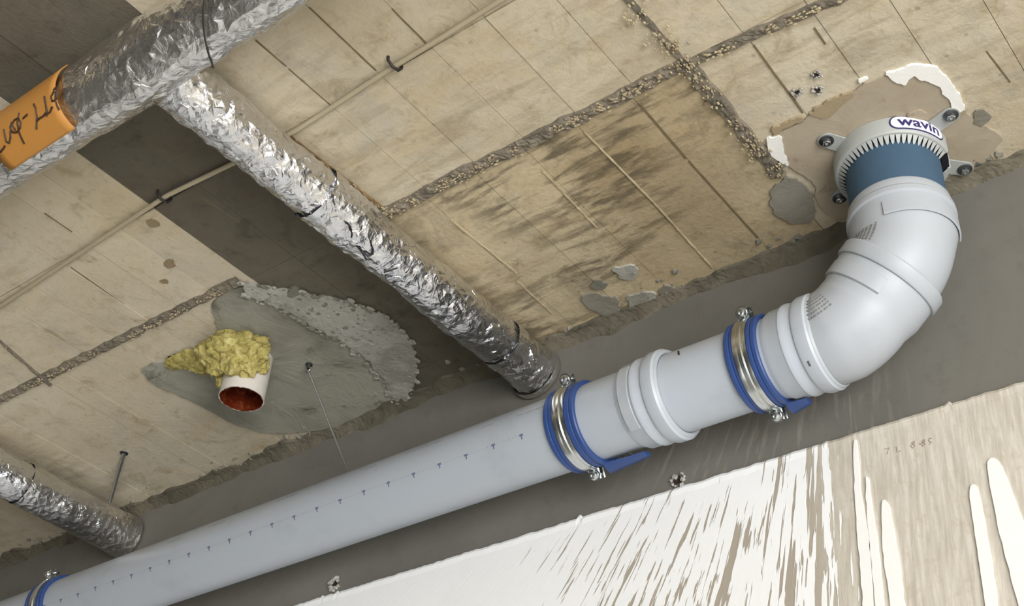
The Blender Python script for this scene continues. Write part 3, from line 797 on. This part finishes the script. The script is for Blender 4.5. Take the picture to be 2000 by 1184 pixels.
elbow_text('moulded_lettering', lambda a, b, ex: f2(0.35 + 0.60 * a, 172 + 34 * b, ex), 6, 9, le, 2)

# slate blue sleeve around the riser
sl = empty('pipe_sleeve', (VX, VY, zt))
tag(sl, 'slate blue sleeve around the riser under the toothed collar', 'sleeve')
adopt(lathe('sleeve_wrap', (VX, VY, 0), (0, 0, 1), [(zt - 0.004, 0.0600), (zt + 0.001, 0.0605), (zt + 0.03, 0.0612), (CEIL - 0.012, 0.0616)], M['sleeve'], None, 96, 60), sl)

# ------------------------------------------------------------------ toothed fire collar
fc = empty('fire_collar', (VX, VY, CEIL))
tag(fc, 'light grey toothed steel collar screwed to the ceiling around the riser', 'collar')
CR, CH = 0.0745, 0.0335
A0, A1 = 24.0, 344.0         # the band is a C; its opening faces the wall on the right
A0, A1 = 28.0, 28.0 + 336.0
def arc(name, prof, a0, a1, mat, n=110, smooth=40):
    """prof: closed loop of (radius, z)"""
    rings = [[Vector((VX + r * math.cos(R(a0 + (a1 - a0) * i / n)), VY + r * math.sin(R(a0 + (a1 - a0) * i / n)), z)) for r, z in prof] for i in range(n + 1)]
    vs, fs = rings_mesh(rings, True, True, True)
    return adopt(solid(name, vs, fs, mat, None, smooth), fc)
zb = CEIL - CH
arc('collar_band', [(CR, CEIL - 0.0065), (CR, zb + 0.0025), (CR - 0.0012, zb + 0.0006), (CR - 0.003, zb), (CR - 0.0046, zb), (CR - 0.0046, zb + 0.0016), (CR - 0.0028, zb + 0.0020), (CR - 0.0018, zb + 0.004), (CR - 0.0018, CEIL - 0.0065)], A0, A1, M['collar'])
arc('black_liner', [(0.0716, CEIL - 0.008), (0.0716, zb + 0.003), (0.0624, zb - 0.001), (0.0624, CEIL - 0.008)], A0 - 27.9, A1 + 0.1 , M['black'], 120)
# teeth bent inwards along the lower rim
def tooth_mesh():
    me = bpy.data.meshes.new('tooth')
    w, l, t = 0.0033, 0.0090, 0.0008
    ro = CR - 0.0040
    pts = [(ro, -w), (ro, w), (ro - l * 0.8, w * 0.55), (ro - l, 0.0004), (ro - l, -0.0004), (ro - l * 0.8, -w * 0.55)]
    sl_ = 0.95
    vs = [(x, y, (x - ro) * sl_) for x, y in pts] + [(x, y, t + (x - ro) * sl_) for x, y in pts]
    n = len(pts)
    fs = [tuple(range(n)), tuple(reversed(range(n, 2 * n)))] + [(i, i + n, (i + 1) % n + n, (i + 1) % n) for i in range(n)]
    me.from_pydata(vs, [], fs); me.validate(); me.update(); me.materials.append(M['collar'])
    return me
tm = tooth_mesh()
NT_ = 54
for i in range(NT_ + 1):
    a = A0 + 3 + (A1 - A0 - 6) * i / NT_
    o = bpy.data.objects.new('tooth', tm); col.objects.link(o); o.parent = fc
    o.location = (0, 0, zb + 0.0002 - CEIL); o.rotation_euler = (0, 0, R(a))
# fixing lugs with screws
def lug(ang, rr):
    ca, sa = math.cos(R(ang)), math.sin(R(ang)); d = Vector((ca, sa, 0)); s = Vector((-sa, ca, 0))
    o = Vector((VX, VY, 0))
    out = [(CR - 0.001, -0.0125), (rr - 0.004, -0.0125)] + [(rr - 0.004 + 0.0125 * math.sin(R(k)), -0.0125 * math.cos(R(k))) for k in range(15, 180, 15)] + [(rr - 0.004, 0.0125), (CR - 0.001, 0.0125)]
    bm = bmesh.new()
    lo = [bm.verts.new(o + d * x + s * y + Vector((0, 0, CEIL - 0.0092))) for x, y in out]
    hi = [bm.verts.new(o + d * x + s * y + Vector((0, 0, CEIL - 0.0072))) for x, y in out]
    bm.faces.new(lo); bm.faces.new(hi[::-1])
    for i in range(len(out)): bm.faces.new((lo[i], lo[(i + 1) % len(out)], hi[(i + 1) % len(out)], hi[i]))
    lg = adopt(from_bm('lug', bm, M['collar']), fc)
    c = o + d * (rr - 0.003)
    w = lathe('washer', (c.x, c.y, CEIL - 0.0092), (0, 0, -1), [(0, 0.0022), (0, 0.0098), (0.0014, 0.0098), (0.0018, 0.0090), (0.0018, 0.0022)], M['steel_dark'], None, 28, 30)
    w.parent = lg
    b = lathe('screw', (c.x, c.y, CEIL - 0.0105), (0, 0, -1), [(0, 0.0058), (0.0045, 0.0056), (0.0052, 0.0048), (0.0054, 0.0028), (0.0032, 0.0026)], M['zinc'], None, 6, 20, False, True)
    b.parent = lg
    return lg
for ang, rr in ((-124.7, 0.098), (-18, 0.104), (45, 0.106), (160, 0.098)): lug(ang, rr)
# curved name plate
LA, LZ = -37.0, CEIL - 0.0170
def on_band(u, z, e): return Vector((VX + (CR + e) * math.cos(R(u)), VY + (CR + e) * math.sin(R(u)), z))
def pill(name, hw, hh, e, mat, parent):
    n = 14
    out = []
    hwa = hw - hh
    for i in range(n + 1):
        a = -PI / 2 + PI * i / n; out.append((hwa + hh * math.cos(a), hh * math.sin(a)))
    for i in range(n + 1):
        a = PI / 2 + PI * i / n; out.append((-hwa + hh * math.cos(a), hh * math.sin(a)))
    xs = sorted(set([x for x, _ in out] + [(-hwa + 2 * hwa * i / 24) for i in range(25)]))
    rings = []
    for x in xs:
        dx = max(0, abs(x) - hwa); h_ = math.sqrt(max(0, hh * hh - dx * dx)) if dx > 0 else hh
        u = LA + math.degrees(x / CR)
        rings.append([on_band(u, LZ - h_, 0.0), on_band(u, LZ - h_, e), on_band(u, LZ + h_, e), on_band(u, LZ + h_, 0.0)])
    vs, fs = rings_mesh(rings, False)
    o = solid(name, vs, fs, mat, None, None)
    if parent is fc: adopt(o, fc)
    elif parent: o.parent = parent
    return o
plate = pill('name_plate', 0.040, 0.0118, 0.0006, M['navy'], fc)
pill('plate_face', 0.0378, 0.0098, 0.0010, M['label_white'], plate)
def lettering():
    cu = bpy.data.curves.new('wavin_text', 'FONT'); cu.body = 'wavin'; cu.size = 1.0; cu.align_x = 'CENTER'; cu.offset = 0.022; cu.resolution_u = 3
    o = bpy.data.objects.new('wavin_text', cu); col.objects.link(o)
    dg = bpy.context.evaluated_depsgraph_get()
    me = bpy.data.meshes.new_from_object(o.evaluated_get(dg))
    bpy.data.objects.remove(o)
    xs = [v.co.x for v in me.vertices]; ys = [v.co.y for v in me.vertices]
    cx = (min(xs) + max(xs)) / 2; w = max(xs) - min(xs); cy = 0.26
    k = 0.060 / w
    ky = 0.0128 / 0.55
    for v in me.vertices:
        v.co = on_band(LA + math.degrees((v.co.x - cx) * k / CR), LZ + (v.co.y - cy) * ky, 0.0013)
    me.materials.clear(); me.materials.append(M['navy'])
    t = bpy.data.objects.new('lettering', me); col.objects.link(t)
    t.parent = plate
lettering()

# ------------------------------------------------------------------ blue rubber-lined clamps
def clamp(xc, label, tail=0.0, halfw=0.0255):
    root = empty('pipe_clamp', (xc, PY, PZ)); tag(root, label, 'clamp', 'blue lined pipe clamps')
    w = halfw
    pr = [(-w, 0.0554), (-w, 0.0600), (-w + 0.0015, 0.0612), (-w + 0.006, 0.0612), (-w + 0.0068, 0.0600), (-w + 0.0082, 0.0600), (-w + 0.009, 0.0612), (-0.010, 0.0612), (-0.010, 0.0600), (0.010, 0.0600), (0.010, 0.0612), (w - 0.009, 0.0612), (w - 0.0082, 0.0600), (w - 0.0068, 0.0600), (w - 0.006, 0.0612), (w - 0.0015, 0.0612), (w, 0.0600), (w, 0.0554)]
    adopt(lathe('rubber_lining', (xc, PY, PZ), AX, pr, M['blue'], None, 84, 30), root)
    bp = [(-0.0095, 0.0606), (-0.0095, 0.0622), (-0.006, 0.0626), (-0.0035, 0.0618), (-0.002, 0.0636), (0.002, 0.0636), (0.0035, 0.0618), (0.006, 0.0626), (0.0095, 0.0622), (0.0095, 0.0606)]
    E0, E1 = -58.0, 124.0
    def band(a0, a1):
        n = 44
        rings = [[pip(xc + t, a0 + (a1 - a0) * i / n, r) for t, r in bp] for i in range(n + 1)]
        vs, fs = rings_mesh(rings, True, True, True)
        return adopt(solid('steel_band', vs, fs, M['zinc'], None, 50), root)
    band(E1 + 5, 360 + E0 - 5); band(E0 + 5, E1 - 5)
    for ea in (E0, E1):
        rad = Vector((0, math.cos(R(ea)), math.sin(R(ea)))); tan = Vector((0, -math.sin(R(ea)), math.cos(R(ea))))
        c = Vector((xc, PY, PZ)) + rad * 0.0700
        for sgn in (-1, 1):
            bm = bmesh.new(); bmesh.ops.create_cube(bm, size=1)
            for v in bm.verts:
                q = v.co.copy(); v.co = Vector((xc, PY, PZ)) + rad * (0.0685 + q.z * 0.014) + tan * (sgn * 0.0058 + q.y * 0.0020) + Vector((q.x * 0.016, 0, 0))
            bmesh.ops.bevel(bm, geom=list(bm.edges), offset=0.0007, segments=1, affect='EDGES')
            adopt(from_bm('ear', bm, M['zinc']), root)
        side = -1 if ea == E0 else 1          # screw head on the room side
        ss = c + tan * (side * 0.0068)
        sc = adopt(lathe('screw', ss, tan * side, [(0, 0.0092), (0.0016, 0.0092), (0.0017, 0.0072), (0.0045, 0.0066), (0.0068, 0.0048), (0.0074, 0.0024), (0.0052, 0.0020)], M['zinc'], None, 24, 30, False, True), root)
        adopt(rod('screw_shank', ss, c - tan * (side * 0.016), 0.0032, M['zinc']), root)
        adopt(lathe('nut', c - tan * (side * 0.0068), -tan * side, [(0, 0.0064), (0.005, 0.0064)], M['steel_dark'], None, 6, 20, True, True), root)
    # rubber tail beside the lower screw
    rings = []
    for i in range(9):
        k = i / 8; x = xc + w - 0.004 + k * (0.016 + tail)
        rr = 0.0600 + 0.004 * k - 0.002 * k * k
        rings.append([pip(x, a, rr + q) for a, q in ((-72, 0), (-66, 0.008 - 0.004 * k), (-58, 0.014 - 0.007 * k), (-55, 0.013 - 0.007 * k), (-56, 0.004), (-56, 0))])
    vs, fs = rings_mesh(rings, True, True, True)
    adopt(solid('rubber_tail', vs, fs, M['blue'], None, 50), root)
    # boss and threaded rod into the wall
    adopt(lathe('boss', (xc, PY + 0.0620, PZ), (0, 1, 0), [(0, 0.0085), (0.016, 0.0085)], M['zinc'], None, 6, 20, True, True), root)
    adopt(rod('wall_rod', (xc, PY + 0.078, PZ), (xc, WALL - 0.0005, PZ), 0.004, M['zinc']), root)
    return root
clamp(-0.888, 'blue lined steel clamp on the long pipe just left of its socket', 0.050)
clamp(-0.606, 'blue lined steel clamp on the short pipe beside the lower elbow', 0.012, 0.0225)
clamp(-2.085, 'blue lined steel clamp at the far left end of the long pipe', 0.012)

# ------------------------------------------------------------------ foil wrapped ducts
def foil_mesh(name, p0, p1, r, mat, parent=None, seed=1, step=0.0055, n=52, dent=0.0026, crump=0.0020, rad=None, cap0=False, cap1=False, squash=None):
    a = Vector(p0); b = Vector(p1); d = b - a; L = d.length
    ax, u, v = frame(d); m = int(L / step); rnd = random.Random(seed)
    bm = bmesh.new(); grid = []
    for i in range(m + 1):
        row = []
        for j in range(n):
            t = (i + rnd.uniform(-0.36, 0.36) * (0 < i < m)) / m
            th = 2 * PI * (j + rnd.uniform(-0.36, 0.36)) / n
            dr = u * math.cos(th) + v * math.sin(th)
            q = a + ax * (t * L) + dr * r
            s = Vector((seed * 5.1, seed * 1.7, seed * 2.9))
            nz = noise.noise(q * 16 + s) * dent + (abs(noise.noise(q * 46 + s)) - 0.25) * 2 * crump + rnd.uniform(-1, 1) * crump * 0.45
            rr = r * (rad(t * L) if rad else 1.0) + nz
            row.append(bm.verts.new(a + ax * (t * L) + dr * rr))
        grid.append(row)
    for i in range(m):
        for j in range(n):
            k = (j + 1) % n
            A, B, Cc, D = grid[i][j], grid[i][k], grid[i + 1][k], grid[i + 1][j]
            if rnd.random() < 0.5: bm.faces.new((A, B, Cc)); bm.faces.new((A, Cc, D))
            else: bm.faces.new((A, B, D)); bm.faces.new((B, Cc, D))
    if cap0: bm.faces.new(grid[0][::-1])
    if cap1: bm.faces.new(grid[-1])
    return from_bm(name, bm, mat, parent)

# main run along the wall direction, nearest the camera
MY, MZ, MR = 0.52, EYE + 1.165, 0.0456
mr = empty('foil_wrapped_pipe', (-1.0, MY, MZ))
tag(mr, 'large foil wrapped pipe carrying the orange handwritten card', 'insulated pipe', 'foil wrapped pipes')
def bulge(t):
    x = -2.6 + t
    return 1 + 0.10 * math.exp(-((x + 1.07) / 0.07) ** 2)
adopt(foil_mesh('foil_wrap', (-2.6, MY, MZ), (0.55, MY, MZ), MR - 0.001, M['foil_dull'], None, 3, 0.0105, 36, 0.0034, 0.0018, bulge, True, True), mr)
def mpt(x, a, e): return Vector((x, MY + (MR + e) * math.cos(R(a)), MZ + (MR + e) * math.sin(R(a))))
# foil tape seam along the underside
# card tag wrapped around
def card():
    na, nx = 26, 10; rings = []
    for i in range(na + 1):
        k = i / na; a = 150 + (269 - 150) * k
        rings.append([mpt(-1.299 + 0.143 * j / nx - 0.008 * k * (j / nx), a, 0.0036) for j in range(nx + 1)])
    vs, fs = rings_mesh(rings, False)
    o = solid('card_tag', vs, fs, M['card'], None, 60)
    sm = o.modifiers.new('thickness', 'SOLIDIFY'); sm.thickness = 0.0012; sm.offset = 0
    return o
cd = adopt(card(), mr)
for st_ in ([(-1.2838, 209.5), (-1.2764, 205.4), (-1.2786, 215.1), (-1.2854, 221.2)],
            [(-1.2875, 225.5), (-1.2887, 233), (-1.2944, 236.4), (-1.2887, 237.7), (-1.2805, 235.8), (-1.2758, 233.8)],
            [(-1.2666, 211.9), (-1.2683, 222.6), (-1.2703, 230.4), (-1.2671, 234.1), (-1.2604, 228.7), (-1.2562, 220.3)],
            [(-1.2485, 210.3), (-1.2545, 215.9), (-1.2533, 223.7), (-1.2466, 227.4), (-1.2377, 225.2), (-1.2328, 219.1), (-1.2355, 210.5), (-1.2439, 209.3), (-1.2496, 214.2), (-1.2468, 223.7)],
            [(-1.2322, 203.3), (-1.2391, 215.6), (-1.2424, 229.7), (-1.244, 239.9), (-1.2453, 246.8)],
            [(-1.227, 215.3), (-1.2169, 213.9)],
            [(-1.2022, 205.3), (-1.1996, 213.1), (-1.2025, 225.5), (-1.2132, 239.1)],
            [(-1.2063, 230.4), (-1.1991, 229.2), (-1.192, 229.7), (-1.1858, 227.9)],
            [(-1.1799, 204.9), (-1.1798, 213.9), (-1.1824, 225.5), (-1.1873, 232.3)],
            [(-1.185, 230.2), (-1.1787, 230.2), (-1.171, 225.8)],
            [(-1.1605, 207.4), (-1.1677, 212.1), (-1.1679, 218.9), (-1.1623, 220.4), (-1.1558, 213.7), (-1.1558, 203), (-1.1612, 205.2)],
            [(-1.1577, 209.1), (-1.162, 219.7), (-1.1632, 230.3), (-1.1629, 234.9)]):
    o = tube('ink_stroke', [mpt(x, a, 0.0044) for x, a in st_], 0.0015, M['marker'], None, 6)
    o.parent = cd
# hanging wire loop
wx = -0.915
hw = empty('wire_hanger', (wx, MY, CEIL))
tag(hw, 'thin dark wire loop hanging the large foil pipe from the ceiling', 'wire')
def wire_x(a): return -0.891 - 0.00069 * (a - 224)
loop = [Vector((-0.85, MY - 0.02, CEIL - 0.003)), Vector((-0.84, MY - 0.036, CEIL - 0.02))] + [mpt(wire_x(a), a, 0.0036) for a in range(140, 391, 10)] + [Vector((-0.93, MY + 0.03, CEIL - 0.016)), Vector((-0.90, MY + 0.01, CEIL - 0.003))]
adopt(tube('wire_loop', loop, 0.0011, M['dark_wire'], None, 6), hw)
adopt(lathe('ceiling_plug', (wx, MY, CEIL), (0, 0, -1), [(0.002, 0.012), (0.005, 0.014), (0.008, 0.012), (0.0085, 0.004)], M['steel_dark'], None, 16, 40, False, True), hw)

# branch run towards the wall
BX, BZ, BRR = -1.053, EYE + 1.1815, 0.0395
br = empty('foil_wrapped_pipe', (BX, 1.0, BZ))
tag(br, 'bright crumpled foil pipe running from the large foil pipe to the wall', 'insulated pipe', 'foil wrapped pipes')
def flare(t):
    y = 0.569 + t
    return 1.0 + 0.035 * math.sin(y * 23) - 0.02 * math.exp(-((y - 1.02) / 0.06) ** 2) + (0.16 * max(0, (y - 1.275) / 0.055) if y > 1.275 else 0)
adopt(foil_mesh('foil_wrap', (BX, 0.560, BZ - 0.001), (BX, 1.331, BZ - 0.001), BRR - 0.0012, M['foil'], None, 5, 0.0078, 38, 0.0022, 0.0019, flare, True), br)
adopt(lathe('end_ring', (BX, 1.322, BZ - 0.004), (0, 1, 0), [(0, 0.0438), (0.004, 0.0452), (0.010, 0.0456), (0.012, 0.040)], M['foil_dull'], None, 48, 40), br)
def bpt(y, a, e): return Vector((BX + (BRR + e) * math.cos(R(a)), y, BZ + (BRR + e) * math.sin(R(a))))
for st_ in ([(0.8614, 303), (0.8677, 304.3), (0.8756, 300.3), (0.8833, 292.6), (0.886, 287.5)], [(0.9019, 280.2), (0.9091, 279), (0.9179, 275.8), (0.9318, 268.7)], [(0.9099, 306.8), (0.9174, 300.6), (0.924, 295.9), (0.9292, 289), (0.9289, 280.9), (0.9212, 277)], [(0.9668, 271), (0.9691, 282.2), (0.9712, 290.9), (0.9745, 298.2)]):
    adopt(tube('marker_stroke', [bpt(y, a, 0.0022) for y, a in st_], 0.0013, M['marker_black'], None, 6), br)
# lapped foil joints
for y, k in ((0.83, 1.06), (1.245, 1.05)):
    adopt(foil_mesh('foil_joint', (BX, y - 0.012, BZ - 0.001), (BX, y + 0.012, BZ - 0.001), (BRR - 0.0005) * k, M['foil'], None, int(y * 100), 0.004, 50, 0.002, 0.0016), br)

# third duct, low on the left
TX, TZ, TR = -2.0817, EYE + 1.1622, 0.0405
tr = empty('foil_wrapped_pipe', (TX, 1.0, TZ))
tag(tr, 'foil wrapped pipe at lower left reaching the wall above the long white pipe', 'insulated pipe', 'foil wrapped pipes')
adopt(foil_mesh('foil_wrap', (TX, 0.572, TZ), (TX, 1.10, TZ), TR - 0.001, M['foil'], None, 8, 0.0085, 36, 0.002, 0.0016, lambda t: 1 + 0.015 * math.sin(t * 17), True), tr)
adopt(foil_mesh('foil_sleeve', (TX, 1.075, TZ), (TX, 1.331, TZ), TR + 0.0012, M['foil_dull'], None, 9, 0.008, 48, 0.0022, 0.0008, lambda t: 1 + 0.10 * max(0, (t - 0.20) / 0.056)), tr)

# ------------------------------------------------------------------ conduit, rods, copper stub
cn = empty('ceiling_conduit', (-1.28, 0.74, CEIL)); tag(cn, 'thin pale conduit clipped along the ceiling boards', 'conduit')
cpts = [(-2.1729, 0.7796), (-1.7233, 0.7543), (-1.5058, 0.7432), (-1.2916, 0.7321), (-1.275, 0.7315), (-1.1402, 0.7403), (-1.0214, 0.7448), (-0.8407, 0.7349), (-0.7539, 0.7331), (-0.6768, 0.7298), (-0.5324, 0.7255)]
adopt(tube('conduit_tube', [(x, y, CEIL - 0.0094) for x, y in cpts], 0.0036, M['conduit'], None, 10), cn)
def hook(x, y):
    pts = [Vector((x, y - 0.012, CEIL - 0.004)), Vector((x, y - 0.011, CEIL - 0.010)), Vector((x + 0.002, y - 0.003, CEIL - 0.0165)), Vector((x + 0.003, y + 0.006, CEIL - 0.0155)), Vector((x + 0.004, y + 0.010, CEIL - 0.008)), Vector((x + 0.004, y + 0.010, CEIL - 0.004))]
    adopt(tube('clip', pts, 0.0021, M['dark_wire'], None, 8), cn)
for q in [(-1.2844, 0.7317), (-0.8384, 0.7333)]: hook(*q)

rd = empty('hanger_rod', (-1.405, 1.1536, CEIL)); tag(rd, 'thin slanting wire rod from a ceiling eye down behind the long pipe', 'rod')
e0 = Vector((-1.405, 1.1536, CEIL - 0.018)); e1 = Vector((-1.431, 1.316, EYE + 1.085))
adopt(rod('wire', e0, e1, 0.0018, M['galv'], None, 8), rd)
adopt(lathe('anchor', (-1.405, 1.1536, CEIL - 0.0065), (0, 0, -1), [(0, 0.0065), (0.0025, 0.0062), (0.003, 0.0035), (0.010, 0.0032)], M['steel_dark'], None, 14, 30, False, True), rd)
adopt(tube('eye', [e0 + Vector((0.0055 * math.cos(R(a)), 0, 0.0055 * math.sin(R(a)))) for a in range(0, 361, 30)], 0.0014, M['zinc'], None, 6), rd)
adopt(lathe('wall_plug', e1, (0, 1, 0), [(-0.004, 0.003), (0.0, 0.0055), (WALL - e1.y, 0.0055)], M['zinc'], None, 12, 30, True), rd)

r2 = empty('hanger_rod', (-1.9246, 1.1747, CEIL)); tag(r2, 'short grey rod from the ceiling to the lower left foil pipe', 'rod')
f0 = Vector((-1.9246, 1.1747, CEIL - 0.004)); f1_ = Vector((-2.040, 1.245, EYE + 1.192))
adopt(rod('rod_bar', f0, f1_, 0.0036, M['galv'], None, 10), r2)
adopt(lathe('anchor', (f0.x, f0.y, CEIL - 0.003), (0, 0, -1), [(0, 0.0085), (0.002, 0.0082), (0.003, 0.0045)], M['steel_dark'], None, 14, 30, False, True), r2)

SX, SY, SR, SL_ = -1.475, 1.084, 0.0375, 0.092
cs = empty('copper_stub', (SX, SY, CEIL)); tag(cs, 'open copper pipe stub, whitewashed outside, poking through the mortar patch', 'pipe')
def stub():
    n = 48; rings = []
    for t, r in ((0.006, SR), (0.03, SR), (SL_ - 0.006, SR), (SL_, SR), (SL_, SR - 0.0022)):
        rings.append([Vector((SX + r * math.cos(2 * PI * j / n), SY + r * math.sin(2 * PI * j / n), CEIL - t - (0.0012 * noise.noise(Vector((j * 0.7, 3, 1))) if t > 0.08 else 0))) for j in range(n)])
    vs, fs = rings_mesh(rings)
    return solid('stub_outside', vs, fs, M['stub_white'], None, 40)
adopt(stub(), cs)
def stub_in():
    n = 48; rings = []
    for t, r in ((SL_ + 0.0003, SR - 0.0012), (SL_, SR - 0.003), (SL_ - 0.012, SR - 0.0034), (0.03, SR - 0.0036), (0.010, SR - 0.004), (0.009, 0.001)):
        rings.append([Vector((SX + (r + 0.0008 * noise.noise(Vector((j * 0.5, t * 90, 4)))) * math.cos(2 * PI * j / n), SY + r * math.sin(2 * PI * j / n), CEIL - t)) for j in range(n)])
    vs, fs = rings_mesh(rings)
    return solid('copper_bore', vs, fs, M['copper'], None, 40)
adopt(stub_in(), cs)

# yellow insulation wool squeezed out beside the stub
yw = empty('insulation_wool', (SX - 0.03, SY - 0.05, CEIL)); tag(yw, 'torn yellow insulation wool around the top of the copper stub', 'insulation')
def wool_lump(cx, cy, cz, rx, ry, rz, seed):
    bm = bmesh.new(); bmesh.ops.create_icosphere(bm, subdivisions=4, radius=1)
    for v in bm.verts:
        q = v.co.copy(); s = Vector((seed * 3.3, seed, 0))
        k = 1 + 0.35 * noise.noise(q * 1.6 + s) + 0.22 * noise.noise(q * 4 + s) + 0.10 * noise.noise(q * 11 + s)
        v.co = Vector((cx + q.x * rx * k, cy + q.y * ry * k, min(CEIL - 0.006, cz + q.z * rz * k)))
    return adopt(from_bm('wool_tuft', bm, M['wool'], None, 50), yw)
wool_spots = [(0.030, 0.026, 0.024), (0.026, 0.024, 0.022), (0.028, 0.024, 0.022), (0.022, 0.022, 0.024), (0.024, 0.020, 0.024), (0.018, 0.018, 0.022), (0.012, 0.012, 0.020), (0.016, 0.014, 0.020), (0.030, 0.022, 0.010), (0.022, 0.018, 0.008), (0.026, 0.020, 0.016), (0.016, 0.014, 0.018), (0.014, 0.012, 0.016), (0.018, 0.016, 0.018), (0.014, 0.012, 0.018), (0.024, 0.020, 0.012)]
wc = [(-1.4623, 1.0198), (-1.5079, 1.0277), (-1.439, 1.0349), (-1.4879, 1.0351), (-1.4554, 1.0392), (-1.4389, 1.0601), (-1.4507, 1.0843), (-1.5057, 1.0631), (-1.567, 1.0305), (-1.5964, 1.0256), (-1.5455, 1.0419), (-1.4508, 1.0599), (-1.4721, 1.0567), (-1.4291, 1.0654), (-1.4379, 1.0814), (-1.4298, 1.0537)]
wd = [.028, .022, .028, .040, .048, .046, .052, .050, .008, .006, .018, .056, .056, .030, .042, .018]
for i, ((x, y), (rx, ry, rz), dz) in enumerate(zip(wc, wool_spots, wd)):
    wool_lump(x, y, CEIL - dz, rx, ry, rz, i + 1)
